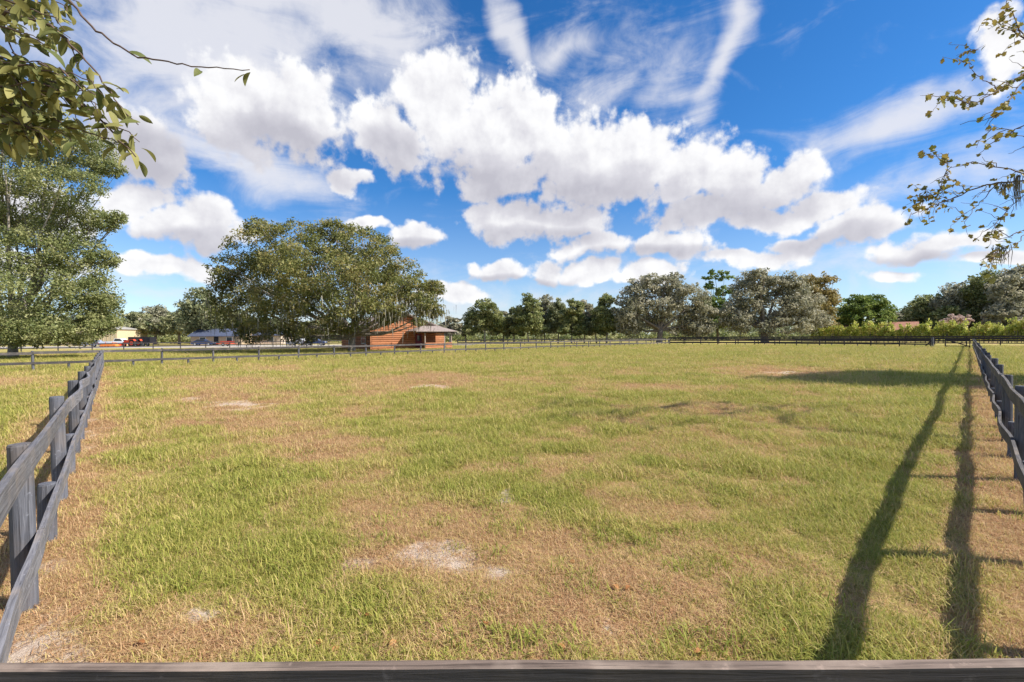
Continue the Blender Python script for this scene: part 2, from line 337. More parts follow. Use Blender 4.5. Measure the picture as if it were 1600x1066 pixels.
def scatter(name, label, cat, pts, gcol, scl, clumps):
    cc = bpy.data.collections.new(name+'_clumps')
    for i, (v, f) in enumerate(clumps):
        m_ = bpy.data.meshes.new('clump'); m_.from_pydata(v, [], f); m_.materials.append(GMAT)
        cc.objects.link(bpy.data.objects.new(name+'_clump', m_))
    me = bpy.data.meshes.new(name); me.vertices.add(len(pts)); me.vertices.foreach_set('co', pts.astype(np.float32).ravel())
    for nme, arr in (('gcol', gcol), ('gscl', scl), ('grot', np.random.RandomState(3).rand(len(pts))*6.283)):
        a = me.attributes.new(nme, 'FLOAT', 'POINT'); a.data.foreach_set('value', arr.astype(np.float32))
    o = link(name, me); tag(o, label, cat, None, 'stuff')
    ng = bpy.data.node_groups.new(name+'_scatter', 'GeometryNodeTree')
    ng.interface.new_socket('Geometry', in_out='INPUT', socket_type='NodeSocketGeometry'); ng.interface.new_socket('Geometry', in_out='OUTPUT', socket_type='NodeSocketGeometry')
    q = NT(ng); i_ = q.n('NodeGroupInput'); o_ = q.n('NodeGroupOutput')
    ci_ = q.n('GeometryNodeCollectionInfo'); ci_.inputs['Collection'].default_value = cc; ci_.inputs['Separate Children'].default_value = True; ci_.inputs['Reset Children'].default_value = True
    ip = q.n('GeometryNodeInstanceOnPoints'); ip.inputs['Pick Instance'].default_value = True
    def na(n): a = q.n('GeometryNodeInputNamedAttribute'); a.data_type = 'FLOAT'; a.inputs[0].default_value = n; return a.outputs[0]
    cx = q.n('ShaderNodeCombineXYZ'); q.L.new(na('grot'), cx.inputs[2])
    ri = q.n('FunctionNodeRandomValue'); ri.data_type = 'INT'
    for s_ in ri.inputs:
        if s_.enabled and s_.name == 'Max' and s_.type == 'INT': s_.default_value = len(clumps)-1
        if s_.enabled and s_.name == 'Min' and s_.type == 'INT': s_.default_value = 0
    ro = [s_ for s_ in ri.outputs if s_.type == 'INT'][0]
    mp = q.n('GeometryNodeMeshToPoints'); q.L.new(i_.outputs[0], mp.inputs[0]); q.L.new(mp.outputs[0], ip.inputs['Points'])
    q.L.new(ci_.outputs[0], ip.inputs['Instance']); q.L.new(ro, ip.inputs['Instance Index'])
    q.L.new(cx.outputs[0], ip.inputs['Rotation']); q.L.new(na('gscl'), ip.inputs['Scale']); q.L.new(ip.outputs[0], o_.inputs[0])
    md = o.modifiers.new('scatter', 'NODES'); md.node_group = ng; return o
def sample(n, dens, dmin, dmax, seed, amax=R(62)):
    r = np.random.RandomState(seed); d = np.linspace(dmin, dmax, 4000); pdf = d*dens(d); cdf = np.cumsum(pdf); cdf /= cdf[-1]
    dd = np.interp(r.rand(n), cdf, d); a = (r.rand(n)*2-1)*amax
    return dd*np.sin(a), dd*np.cos(a), dd, r
dens = lambda d: np.where(d < 5, 1, (5/np.maximum(d, 5))**1.25)
X, Y, D, r_ = sample(300000, dens, 1.6, 85, 11)
gA, tA, sA = masks(X, Y); tuft = .5+(fbm(X*2.4+40, Y*2.4, 3)-.5)*1.7
keep = r_.rand(len(X)) < np.clip(gA*1.15+(tuft-.5)*1.5, 0.03, 1)*(1-np.clip(sA*1.6, 0, .95))
X, Y, D, gA, tuft = X[keep], Y[keep], D[keep], gA[keep], tuft[keep]
gs = np.clip(D/5, 1, 9)**.55*(.45+.5*gA+.6*r_.rand(len(X)))*np.clip(.35+1.25*tuft, .45, 1.5)
scatter('grass', 'patchy green pasture grass growing across the paddock', 'grass', np.stack([X, Y, height(X, Y)], -1), np.clip(.34+.42*gA+.42*(r_.rand(len(X))-.5), 0, 1), gs,
        [blades(30+9*i, .05+.014*i, .012, .036+.0115*i, 1.0, .0034, i, .2+.1*(i % 3)) for i in range(6)])
X, Y, D, r_ = sample(190000, dens, 1.6, 50, 12)
gA, tA, sA = masks(X, Y)
keep = r_.rand(len(X)) < np.clip(1.15-gA, .12, 1)*(1-np.clip(sA*1.4, 0, .86))
X, Y, D, gA = X[keep], Y[keep], D[keep], gA[keep]
scatter('dry_thatch', 'dry straw-coloured thatch lying between the green grass', 'dry grass', np.stack([X, Y, height(X, Y)], -1), np.clip(.06+.26*r_.rand(len(X))+.15*gA, 0, 1), np.clip(D/5, 1, 6)**.5*(.6+.6*r_.rand(len(X))),
        [blades(50, .10, .02, .07, 1.3, .0036, 20+i, .7) for i in range(5)])
# scattered leafier tufts and weeds
X, Y, D, r_ = sample(9000, lambda d: np.where(d < 6, 1, (6/np.maximum(d, 6))**1.0), 1.8, 40, 15)
gA, tA, sA = masks(X, Y); cl = fbm(X*.8+70, Y*.8, 3)
keep = (r_.rand(len(X)) < np.clip((cl-.47)*5, 0, .8)*(1-np.clip(sA, 0, .8))); X, Y, gA = X[keep], Y[keep], gA[keep]
scatter('weed_tufts', 'scattered darker green weed tufts among the grass', 'weeds', np.stack([X, Y, height(X, Y)], -1), np.clip(.72+.35*r_.rand(len(X)), 0, 1), .7+.9*r_.rand(len(X)),
        [blades(70, .075+.02*i, .02, .075+.01*i, 1.1, .0055, 60+i, .15) for i in range(4)])
# ------------------------------------------------------------------ fences
def rail_mesh(L, h, th, mat_, seed, bow, seg):
    r = random.Random(seed); m = MB(); a1, a2, p1, p2 = r.uniform(-1, 1)*bow, r.uniform(-.5, .5)*bow, r.random()*6, r.random()*6
    sag = r.uniform(-.5, .9)*bow*.6; tw = r.uniform(-.05, .05)
    for i in range(seg+1):
        f = i/seg; x = L*f; oy = a1*(.35+.65*(a1 > 0))*math.sin(math.pi*f*2)**2+a2*math.sin(f*9+p1)*.35*math.sin(math.pi*f)
        oz = -sag*math.sin(math.pi*f)+bow*.2*math.sin(f*8+p2); hh = h*(1+.03*math.sin(f*13+p1)); t_ = tw*math.sin(f*5+p2)
        for (yy, zz) in ((-th/2, -hh/2), (th/2, -hh/2), (th/2, hh/2), (-th/2, hh/2)): m.v.append((x, oy+yy+zz*t_, oz+zz))
    for i in range(seg):
        for k in range(4): m.f.append((i*4+k, i*4+(k+1) % 4, i*4+4+(k+1) % 4, i*4+4+k))
    m.f += [(3, 2, 1, 0), tuple(seg*4+k for k in range(4))]
    return m.mesh('rail', mat_)
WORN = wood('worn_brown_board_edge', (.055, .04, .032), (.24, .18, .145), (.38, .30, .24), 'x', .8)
FRONT = wood('black_board_face', (.018, .018, .02), (.055, .052, .055), (.10, .085, .075), 'x', .5)
def post_mesh(hh, rad, mat_, seed):
    r = random.Random(seed); m = MB(); k1 = r.uniform(-.02, .02); k2 = r.uniform(-.02, .02)
    m.tube([(0, 0, -.3), (0, 0, .02), (k1*.5, k2*.5, hh*.5), (k1, k2, hh-.012), (k1, k2, hh)], [rad*1.03, rad*1.02, rad, rad*.97, rad*.9], 12)
    return m.mesh('post', mat_)
PT = [post_mesh(1.09, .062, POST, i) for i in range(5)]; PS = [post_mesh(.50, .062, POST, 20+i) for i in range(4)]
BPT = [post_mesh(1.12, .07, BLACKW, 40+i) for i in range(3)]
def fence(name, label, A, B, sp, side, start=0, short=True, posts=PT, rmat=RAIL, rails=((1.0, .145), (.43, .14)), bow=.05, segn=16, span=2, skip=(), group=None, firstbow=None):
    A = np.array(A, float); B = np.array(B, float); d = B-A; L = np.linalg.norm(d); u = d/L; nrm = np.array([-u[1], u[0]])*side
    ang = math.atan2(u[1], u[0]); root = empty(name, (A[0], A[1], 0)); tag(root, label, 'fence', group); r = random.Random(name+label)
    ts = [start+i*sp for i in range(int((L-start)/sp)+1)]
    if L-ts[-1] > .5: ts.append(L)
    for t_ in ts:
        if any(a < t_ < b_ for a, b_ in skip): continue
        p = u*t_; o = link('post', r.choice(posts), root, (p[0], p[1], 0), r.random()*6)
        o.rotation_euler.x = r.uniform(-.02, .02); o.rotation_euler.y = r.uniform(-.02, .02); o.scale.z = r.uniform(.98, 1.04)
    if short:
        for a_, b_ in zip(ts[:-1], ts[1:]):
            if b_-a_ > 2:
                p = u*(a_+b_)/2; o = link('short_post', r.choice(PS), root, (p[0], p[1], 0), r.random()*6); o.rotation_euler.x = r.uniform(-.04, .04)
    for (hz, hh) in rails:
        i = 0; e = ([0] if ts[0] > .3 else [])+ts
        while i < len(e)-1:
            j = min(len(e)-1, i+(span if i or hz > .7 else 1)); Lr = e[j]-e[i]
            me = rail_mesh(Lr-.012, hh, .03, rmat, r.random(), bow*(1 if Lr > 1 else 0), segn)
            p = u*(e[i]+.006)+nrm*(.062+.016); o = link('rail', me, root, (p[0], p[1], hz+r.uniform(-.015, .015)), ang)
            if side < 0: o.scale.y = -1
            i = j
    return root
uL = (L1-L0)/np.linalg.norm(L1-L0); uR = (R1-R0)/np.linalg.norm(R1-R0)
fence('paddock_fence', 'weathered grey two-rail fence with wavy boards along the left of the paddock', L0, L1, 2.66, -1, 0, bow=.055, rails=((1.03, .128), (.43, .125)))
A_ = ground(1592, 751); sA_ = float((A_-R0)@uR) % 2.8
fence('paddock_fence', 'two-rail fence with warped shaded boards along the right of the paddock', R0, R1, 2.8, 1, sA_, bow=.045, rmat=RAILD)  # boards in the darker wood, which deepens the shade on their inner faces
ext = L1-(FC-L1)/np.linalg.norm(FC-L1)*34
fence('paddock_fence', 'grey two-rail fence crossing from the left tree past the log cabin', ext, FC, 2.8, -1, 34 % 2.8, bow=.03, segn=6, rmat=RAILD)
gl = np.linalg.norm(R1-FC); uB = (R1-FC)/gl
fence('paddock_fence', 'dark two-rail fence closing the far right end of the paddock', FC, FC+uB*(gl-3.6), 2.9, -1, 0, bow=.03, segn=6, posts=BPT, rmat=BLACKW)
# corner panel right in front of the camera
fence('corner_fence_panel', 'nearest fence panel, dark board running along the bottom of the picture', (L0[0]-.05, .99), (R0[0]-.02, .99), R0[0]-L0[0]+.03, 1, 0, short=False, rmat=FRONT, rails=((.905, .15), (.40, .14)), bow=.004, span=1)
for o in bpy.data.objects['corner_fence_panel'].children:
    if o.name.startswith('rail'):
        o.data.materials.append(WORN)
        for f in o.data.polygons: f.material_index = 1 if f.normal.z > .7 else 0  # up-facing faces take the worn brown, all others the near-black
# gate at the far right corner
gp = FC+uB*(gl-3.5); rootg = empty('wooden_gate', (gp[0]+uB[0]*.25, gp[1]+uB[1]*.25, 0), math.atan2(uB[1], uB[0])-.12)
tag(rootg, 'dark wooden gate with diagonal brace at the far end of the right fence', 'gate')
MB().box((.9, 0, .58), (.10, .08, 1.05), 0).build('upright', BLACKW, rootg)
MB().box((3.0, 0, .55), (.08, .06, .95), 0).build('upright', BLACKW, rootg)
for z in (.22, .62, 1.0): MB().box((1.95, -.055, z), (2.2, .03, .12)).build('rail', BLACKW, rootg)
MB().box((1.95, -.09, .6), (2.25, .03, .11), 0, 0, .34).build('brace', BLACKW, rootg)
bp_ = empty('brace_post', (gp[0], gp[1], 0), math.atan2(uB[1], uB[0])); tag(bp_, 'sturdy pale-topped end post with leaning brace beside the gate', 'post')
MB().tube([(0, 0, -.3), (0, 0, 1.2), (0, 0, 1.24)], [.12, .12, .1], 12).build('post', POST, bp_)
MB().box((-.45, 0, .42), (.1, .09, 1.2), 0, 0, .75).build('brace', BLACKW, bp_)
# black board fences beyond
def gpt(px, Y): p = at(px, 530, Y); return p[:2]
dB = (FC-L1)/np.linalg.norm(FC-L1)
b0 = gpt(-30, 60)
fence('black_board_fence', 'dark board fence in front of the parked vehicles and barn', b0, b0+dB*58, 3.6, -1, 0, False, BPT, BLACKW, ((1.02, .15), (.5, .15)), .01, 3, 2)
k0_ = gpt(1680, 60); k1_ = gpt(1045, 94)
fence('black_board_fence', 'black four-board fence in front of the yellow-green vine hedge', k0_, k1_, 3.4, 1, 0, False, BPT, BLACKW, ((1.25, .22), (.95, .22), (.65, .2), (.3, .15)), .01, 3, 2)
fence('black_board_fence', 'dark low fence in front of the row of slender trees', gpt(1040, 95), gpt(715, 84), 3.4, -1, 0, False, BPT, BLACKW, ((1.02, .18), (.6, .16)), .01, 3, 2)
# ------------------------------------------------------------------ trees
def leaves(C, rad, n, size, r, flat=.62, droop=0):
    """n leaf sprays spread over clumps C with radii rad; returns verts, faces, tint"""
    wgt = rad**2; ci_ = r.choice(len(C), n, p=wgt/wgt.sum())
    g_ = r.randn(n, 3); g_ /= np.linalg.norm(g_, axis=1)[:, None]; g_ *= (r.rand(n)**.45)[:, None]
    p = C[ci_]+g_*rad[ci_][:, None]*np.array([1, 1, flat])
    nrm = r.randn(n, 3)+np.array([0, 0, .7])+g_*.5; nrm /= np.linalg.norm(nrm, axis=1)[:, None]
    a = np.cross(nrm, r.randn(n, 3)); a /= np.linalg.norm(a, axis=1)[:, None]; b_ = np.cross(nrm, a)
    s = size*(.5+r.rand(n))[:, None]; a = a*s; b_ = b_*s*.55
    V = np.stack([p-a, p-b_*.9+a*.1, p+a, p+b_*.9-a*.1], 1).reshape(-1, 3)
    ct = r.rand(len(C)); tint = np.clip(ct[ci_]*.62+r.rand(n)*.5-.06, 0, 1)
    return V, np.arange(4*n).reshape(n, 4), np.repeat(tint, 4)
def make_tree(name, label, base, Y, lobes, lmat, n, size, trunk_r=.4, bark=BARK, group=None, seed=0, clump=.30, hull=.5, moss=0, nlimb=14, sky=.0, flat=.62):
    r = np.random.RandomState(seed+91); bx = np.array([*base, 0.0]); root = empty(name, (base[0], base[1], 0)); tag(root, label, 'tree', group)
    k = Y/FPX; C = []; Rr = []; LC = []
    for lb in lobes:
        px, py, rx, ry = lb[:4]; dy = lb[4] if len(lb) > 4 else r.uniform(-.45, .45)*rx*k
        c = at(px, py, Y+dy)-bx; rr = np.array([rx*k, max(rx, ry)*k*.85, ry*k]); LC.append((c, rr))
        m_ = max(5, int(22*(rx*ry)/(clump*100)**2*6.0)); m_ = min(m_, 70)
        g_ = r.randn(m_, 3); g_ /= np.linalg.norm(g_, axis=1)[:, None]; q_ = (hull+(1-hull)*r.rand(m_))[:, None]
        C.append(c+g_*q_*rr*.92); Rr.append(np.full(m_, 1.0)*(rr.min()*clump+.25)*(.6+.8*r.rand(m_)))
    C = np.concatenate(C); Rr = np.concatenate(Rr); ok = C[:, 2] > .8; C = C[ok]; Rr = Rr[ok]
    V, F, T = leaves(C, Rr, n, size, r, flat); ok = V[:, 2].reshape(-1, 4).min(1) > .15; F = F[ok]
    link('crown', npmesh('crown', V, F, lmat, T), root)
    tb = MB(); zt = min(c[2]-rr[2]*.4 for c, rr in LC); zt = max(1.2, min(zt+.5, 4.0)); top = np.array([r.uniform(-.3, .3), r.uniform(-.3, .3), zt])
    tb.tube([(0, 0, -.3), (0, 0, .15), tuple(top*.5), tuple(top)], [trunk_r*1.5, trunk_r*1.2, trunk_r, trunk_r*.9], 10)
    tgt = [c+rr*r.uniform(-.3, .4, 3)*np.array([1, 1, .6]) for c, rr in LC]
    idx = r.choice(len(C), min(len(C), nlimb*3), replace=False)
    for c in tgt:
        mid = top*.55+c*.45+np.array([0, 0, -.04*np.linalg.norm(c-top)])+r.randn(3)*.3; q1 = mid*.5+c*.5+r.randn(3)*.35
        tb.tube([tuple(top*.93), tuple(top*.75+mid*.25+r.randn(3)*.1), tuple(mid), tuple(q1), tuple(c)], [trunk_r*.62, trunk_r*.48, trunk_r*.34, trunk_r*.2, trunk_r*.08], 6, False)
    for i in idx:
        j = int(np.argmin([np.linalg.norm(C[i]-c) for c in tgt])); s_ = (top+tgt[j])*.5 if r.rand() < .4 else tgt[j]*.9+top*.1
        m2 = (s_+C[i])/2+r.randn(3)*.3
        tb.tube([tuple(s_), tuple(m2), tuple(C[i])], [trunk_r*.2, trunk_r*.12, trunk_r*.04], 5, False)
    tb.build('trunk', bark, root, smooth=True)
    if moss:
        lo = C[C[:, 2] < np.percentile(C[:, 2], 45)]; nm = moss; p = lo[r.choice(len(lo), nm)]+r.randn(nm, 3)*np.array([.9, .9, .3])
        ln = r.uniform(.3, 1.3, nm); th = r.rand(nm)*6.28; w_ = r.uniform(.02, .07, nm); e_ = np.stack([np.cos(th)*w_, np.sin(th)*w_, 0*th], -1)
        dn = np.stack([r.randn(nm)*.08, r.randn(nm)*.08, -ln], -1)
        V = np.stack([p-e_, p+e_, p+dn+e_*.2, p+dn-e_*.2], 1).reshape(-1, 3); V[:, 2] = np.maximum(V[:, 2], .3)
        link('spanish_moss', npmesh('spanish_moss', V, np.arange(4*nm).reshape(nm, 4), MOSS, np.repeat(r.rand(nm), 4)), root)['kind'] = 'stuff'
    return root
# the big live oak by the cabin
ob = at(550, 547, 53.0)[:2]
make_tree('live_oak_tree', 'wide live oak hung with grey moss shading the log cabin', ob, 53.0,
 [(385,440,55,45,3),(372,490,42,40,0),(405,385,58,42,1),(352,420,30,26,0),(455,375,48,32,-1),(510,375,52,34,2),(565,385,48,36,-2),(600,410,48,40,1),(630,440,42,40,0),(500,430,75,55,-5),(440,450,60,50,-4),
  (560,450,65,48,-5),(655,462,34,26,1),(678,450,18,14,1),(662,476,26,20,-3),(592,478,30,20,-4),(430,500,50,32,-3),(490,500,45,26,-5),(540,500,40,22,-4),(395,515,34,24,0),(470,525,28,14,-1),(655,503,11,7,-4),(604,500,16,9,-4),(622,487,18,10,-4),(678,485,16,12,-2),(520,360,24,20,1),(400,355,22,15,1),(350,465,28,30,1),
  (520,440,80,70,5),(430,440,70,60,6),(590,450,60,55,6)], OAKL, 105000, .13, .36, BARKL, None, 1, .19, .6, 1500, 26)
# the big tree on the left
make_tree('oak_tree', 'tall spreading oak at the left edge behind the fence', at(20, 545, 42)[:2], 42.0,
 [(70,215,75,50,0),(20,250,80,70,-2),(130,235,50,36,0),(165,262,28,16,0),(95,290,60,36,-2),(20,330,85,60,1),(110,345,55,32,0),(160,345,32,18,0),(185,340,14,8,0),(40,400,90,55,-2),(120,400,52,36,-1),(155,405,30,16,0),(60,465,90,50,-3),
  (140,455,46,40,-1),(165,480,26,30,0),(100,510,60,28,-3),(25,505,60,35,-4),(150,505,34,22,-1),(-70,220,90,70,0),(-80,340,110,80,0),(-80,460,110,70,0),(30,170,50,26,0),(20,527,70,16,-2),(105,528,50,12,-2),(60,520,60,22,-4)], OAKG, 165000, .10, .34, BARKL, None, 2, .22, .5, 0, 24)
# trees behind, left
for i, (px, tp, hw, dp, lab) in enumerate([(212,488,30,128,'low dark oak behind the beige barn'),(243,478,34,132,'grey-green oak between the barn and the low house'),(280,484,30,128,'dark oak rising behind the black trailer'),
        (312,446,34,112,'taller oak left of the cabin oak, above the low house'),(355,480,45,135,'dark oak behind the blue-roofed house'),(160,492,34,130,'dark oak mostly hidden behind the left tree'),(420,495,50,138,'dim oak glimpsed under the cabin oak'),(500,500,50,138,'dim oak glimpsed left of the cabin trunk'),(110,495,40,132,'dim oak low behind the left tree')]):
    h = 528-tp; L = [(px, tp+h*.3, hw*.75, h*.3), (px-hw*.5, tp+h*.55, hw*.6, h*.3), (px+hw*.5, tp+h*.5, hw*.6, h*.32), (px, tp+h*.65, hw*.9, h*.32), (px+hw*.2, tp+h*.15, hw*.35, h*.15)]
    make_tree('oak_tree', lab, at(px, 528, dp)[:2], dp, L, GREY if i == 1 else ROWL, 7000, .34, .35, BARK, 'background oaks on the left', 10+i, .3, .45, 0, 5)
# the row of slender trees
ROWT = [(703,494,16,'small dark tree just right of the cabin porch'),(728,503,14,'low tree in the gap right of the cabin porch'),(757,464,30,'broad leafy tree at the left end of the slender row'),(786,485,20,'short tree right of the broad leafy row tree'),(803,478,20,'pale green tree third from the broad row tree'),
 (826,456,22,'tall pointed tree left of the twin tops'),(851,457,17,'slender pointed tree beside the tall pointed one'),(872,466,18,'dark tree in the middle of the slender row'),(893,465,18,'mid green tree with thin trunk, right of row centre'),(913,468,19,'leafy pale tree near the right end of the slender row'),(932,478,18,'short tree near the big grey oak'),(948,456,20,'bushy-topped tree touching the big grey oak')]
for i, (px, tp, hw, lab) in enumerate(ROWT):
    hw *= 1.25
    h = 526-tp; dp = 104+(i*7 % 11); L = [(px+hw*.1*((i*5) % 3-1), tp+h*.12, hw*.38, h*.12), (px+hw*(.25-.1*(i % 4)), tp+h*.28, hw*.65, h*.2), (px-hw*.35, tp+h*.5, hw*.6, h*.22), (px+hw*.4, tp+h*.55, hw*.6, h*.22), (px, tp+h*.66, hw*.95, h*.24), (px-hw*.5, tp+h*.84, hw*.6, h*.14), (px+hw*.5, tp+h*.84, hw*.6, h*.14)]
    make_tree('slender_tree', lab, at(px, 527, dp)[:2], dp, L, (ROWL, GREY, OAKG)[(i*2+1) % 3], 12500, .25, .16, BARKL, 'row of slender trees', 40+i, .3, .4, 0, 4)
# big grey oaks on the right, pine, yellowing tree
make_tree('live_oak_tree', 'large grey-green oak with drooping crown, left of the two big field oaks', at(1030, 528, 100)[:2], 100.0,
 [(1000,455,34,22),(1040,445,32,18),(985,490,26,28),(1025,485,50,38),(1075,470,40,32),(1095,495,28,28),(1050,505,60,24),(985,510,24,18),(1090,512,30,16),(1015,436,18,12),(1055,434,16,10),(968,470,10,10)], GREY, 30000, .27, .6, BARK, 'big field oaks', 60, .26, .45, 1200, 12)
make_tree('live_oak_tree', 'large grey oak with dark central trunk, right of the two big field oaks', at(1195, 529, 100)[:2], 100.0,
 [(1180,440,30,20),(1215,445,34,22),(1165,470,32,32),(1210,480,46,36),(1250,475,36,34),(1265,500,34,24),(1160,500,30,22),(1225,510,50,16),(1185,428,16,10),(1240,440,20,14),(1140,495,20,25)], GREY, 30000, .27, .7, BARK, 'big field oaks', 61, .26, .45, 1200, 14)
make_tree('pine_tree', 'dark pine with flat green top showing between the big oaks', at(1122, 528, 118)[:2], 118.0,
 [(1120,427,18,6),(1110,435,14,6),(1136,434,14,6),(1108,447,12,7),(1130,455,16,9),(1115,475,20,14),(1130,495,22,18),(1105,505,22,16)], BRIT, 15000, .28, .3, BARK, None, 62, .3, .35, 0, 5)
make_tree('yellowing_tree', 'tall tree with yellowing leaves at the right of the grey oaks', at(1285, 528, 106)[:2], 106.0,
 [(1275,438,22,12),(1298,436,14,10),(1265,460,20,20),(1290,465,18,22),(1280,490,24,22),(1295,505,12,18),(1262,495,14,16)], YELL, 12000, .27, .35, BARKL, None, 63, .3, .4, 0, 7)
make_tree('round_tree', 'round bright green tree above the orange-brown roofs', at(1353, 528, 108)[:2], 108.0,
 [(1353,478,34,18),(1330,490,22,18),(1378,488,20,18),(1353,498,42,16),(1340,470,18,10),(1368,470,18,10)], BRIT, 14000, .28, .3, BARK, None, 64, .26, .55, 0, 6)
for i, (px, tp, hw, dp, lab) in enumerate([(1412,482,24,118,'small grey-green tree between the round tree and the pink tree'),(1450,458,40,112,'leftmost oak of the dense right-hand wood'),(1500,440,46,108,'oak of the right-hand wood above the pink tree'),(1545,420,44,104,'tall oak of the right-hand wood below the bare twigs'),(1592,412,46,98,'oak at the right edge of the picture'),(1650,415,50,98,'oak just beyond the right edge'),(1575,470,34,96,'low dark oak at right edge beside the sloping roof'),(1480,478,28,104,'low oak directly behind the pink tree')]):
    h = 524-tp; L = [(px, tp+h*.2, hw*.6, h*.18), (px-hw*.45, tp+h*.38, hw*.55, h*.22), (px+hw*.5, tp+h*.36, hw*.55, h*.24), (px, tp+h*.5, hw*.8, h*.28), (px-hw*.3, tp+h*.7, hw*.7, h*.24), (px+hw*.4, tp+h*.7, hw*.7, h*.24), (px+hw*.15, tp+h*.08, hw*.3, h*.08)]
    make_tree('oak_tree', lab, at(px, 528, dp)[:2], dp, L, (GREY, OAKG)[i % 2] if i else GREY, 13000, .30, .4, BARK, 'oaks of the right-hand wood', 70+i, .28, .5, 200, 7)
make_tree('pink_flowering_tree', 'small pink blossoming tree behind the vine hedge', at(1492, 528, 92)[:2], 92.0,
 [(1492,496,20,5),(1478,500,14,4),(1510,500,14,4),(1495,504,24,5)], PINK, 3200, .17, .12, BARKL, None, 90, .3, .4, 0, 5)
# far wood closing the horizon
def farwood():
    r = np.random.RandomState(5); C = []
    for px in np.linspace(-500, 2150, 330):
        Y = 175+r.rand()*45
        if px < 800 or px > 1300 or r.rand() < .8: C.append(np.append(at(px, 527, Y)[:2], r.uniform(1, 4.5)))
    C = np.array(C); V, F, T = leaves(C, np.full(len(C), 5.5), 80000, .6, r, .9); ok = V[:, 2].reshape(-1, 4).min(1) > 0
    tag(link('far_wood', npmesh('far_wood', V, F[ok], ROWL, T)), 'far-off line of dark woodland along the horizon', 'woodland', None, 'stuff')
farwood()
def undergrowth():
    r = np.random.RandomState(6); C = []
    for px in np.linspace(-200, 1330, 190): C.append(np.append(at(px, 527, 140+r.rand()*10)[:2], r.uniform(.3, 1.8)))
    C = np.array(C); V, F, T = leaves(C, np.full(len(C), 2.2), 30000, .4, r, .8); ok = V[:, 2].reshape(-1, 4).min(1) > 0
    tag(link('undergrowth', npmesh('undergrowth', V, F[ok], OAKG, T)), 'low green scrub under the distant row of trees', 'scrub', None, 'stuff')
undergrowth()
# oak standing beyond the right edge of the picture; its shade falls across the far grass
make_tree('oak_tree', 'oak standing out of the picture on the right, shading the far grass', (29.5, 14.0), 14.5,
 [(2150,-60,130,80,0),(2280,-120,120,80,1),(2230,20,150,70,-1),(2080,10,80,50,0),(2350,-20,120,80,0)], OAKG, 16000, .13, .3, BARK, None, 120, .25, .5, 0, 8)
# vine hedge: each bush its own thing
vine_r = np.random.RandomState(44)
def hedge_mesh(seed):
    r = np.random.RandomState(seed); C = np.stack([r.uniform(-1.5, 1.5, 26), r.uniform(-.6, .6, 26), r.uniform(.5, 2.2, 26)], -1)
    V, F, T = leaves(C, r.uniform(.3, .55, 26), 900, .15, r, .8); ok = V[:, 2].reshape(-1, 4).min(1) > .02
    return npmesh('foliage', V, F[ok], HEDG, T)
HM = [hedge_mesh(i) for i in range(4)]
stem = MB()
for i in range(4): stem.tube([(-1+i*.65, 0, -.2), (-.9+i*.6, .1, .8), (-1.1+i*.7, -.1, 1.6)], [.05, .04, .02], 5)
STEM = stem.mesh('stem', BARK)
npos = 30; hpx = np.linspace(1278, 1690, npos)
for i, px in enumerate(hpx):
    Yh = 101-(px-1278)*.071; p = at(px, 527, Yh)
    o = empty('vine_bush', (p[0], p[1], 0), math.atan2((k1_-k0_)[1], (k1_-k0_)[0])+vine_r.uniform(-.15, .15)); s_ = vine_r.uniform(.9, 1.2); o.scale = (s_, s_*1.1, s_*vine_r.uniform(1.3, 1.6))
    tag(o, 'yellow-green broad-leaved bush in the vine hedge behind the black fence', 'bush', 'bushes of the vine hedge')
    link('foliage', HM[i % 4], o); link('stem', STEM, o)
# ------------------------------------------------------------------ log cabin
SIDE = wood('orange_log_siding', (.34, .13, .06), (.50, .215, .105), (.28, .115, .055), 'x', .5)
ROOFM = plain('grey_shingle_roof', (.27, .22, .20), .8, 0, .3, 5, .3)
TRIM = plain('dark_brown_trim', (.07, .045, .035), .6)
DARKR = plain('dark_red_door_paint', (.16, .02, .03), .5)
GLASS = plain('dark_window_glass', (.02, .025, .03), .1, 0, .2, 2, 0, .6)
WHITEP = plain('pale_window_frame', (.6, .6, .58), .5)
POSTW = plain('porch_post_wood', (.28, .22, .18), .7)
FOUND = plain('cabin_inner_wall', (.25, .10, .04), .8)
cc = at(579.5, 547, 57.5); YAW = R(38)
cab = empty('log_cabin', (cc[0], cc[1], 0), YAW); tag(cab, 'orange log-sided cabin with grey gable roof and porch behind the fence', 'cabin')
GW, GL, EV, RG = 9.4, 11.5, 3.1, 4.75     # gable width, length, eave, ridge;  local x along gable wall, local y into depth
MB().prism([(.06, -.1), (GW-.06, -.1), (GW-.06, EV), (GW/2, RG-.08), (.06, EV)], 'y', .06, GL-.06).build('wall_core', FOUND, cab)
bh = .27
def gable_span(z):
    if z <= EV: return 0, GW
    f = (z-EV)/(RG-EV); return GW/2*f, GW-GW/2*f
k = 0
while True:
    z0 = .02+k*bh; z1 = z0+bh-.025
    if z1 > RG-.1: break
    a_, b_ = gable_span(z1)
    if b_-a_ > .5: MB().prism([(0.0, z0), (-.075, z0+.03), (-.09, (z0+z1)/2), (-.06, z1), (0, z1)], 'x', a_, b_).build('log', SIDE, cab, (0, .058, 0))
    if z1 <= EV: 
        o = MB().prism([(0.0, z0), (-.075, z0+.03), (-.09, (z0+z1)/2), (-.06, z1), (0, z1)], 'x', 0, GL).build('log', SIDE, cab, (.058, GL, 0), -math.pi/2)
    k += 1
for xx in (-.03, GW+.03): MB().box((xx, -.04, EV/2), (.16, .16, EV+.1)).build('corner_board', SIDE, cab)
ov = .55
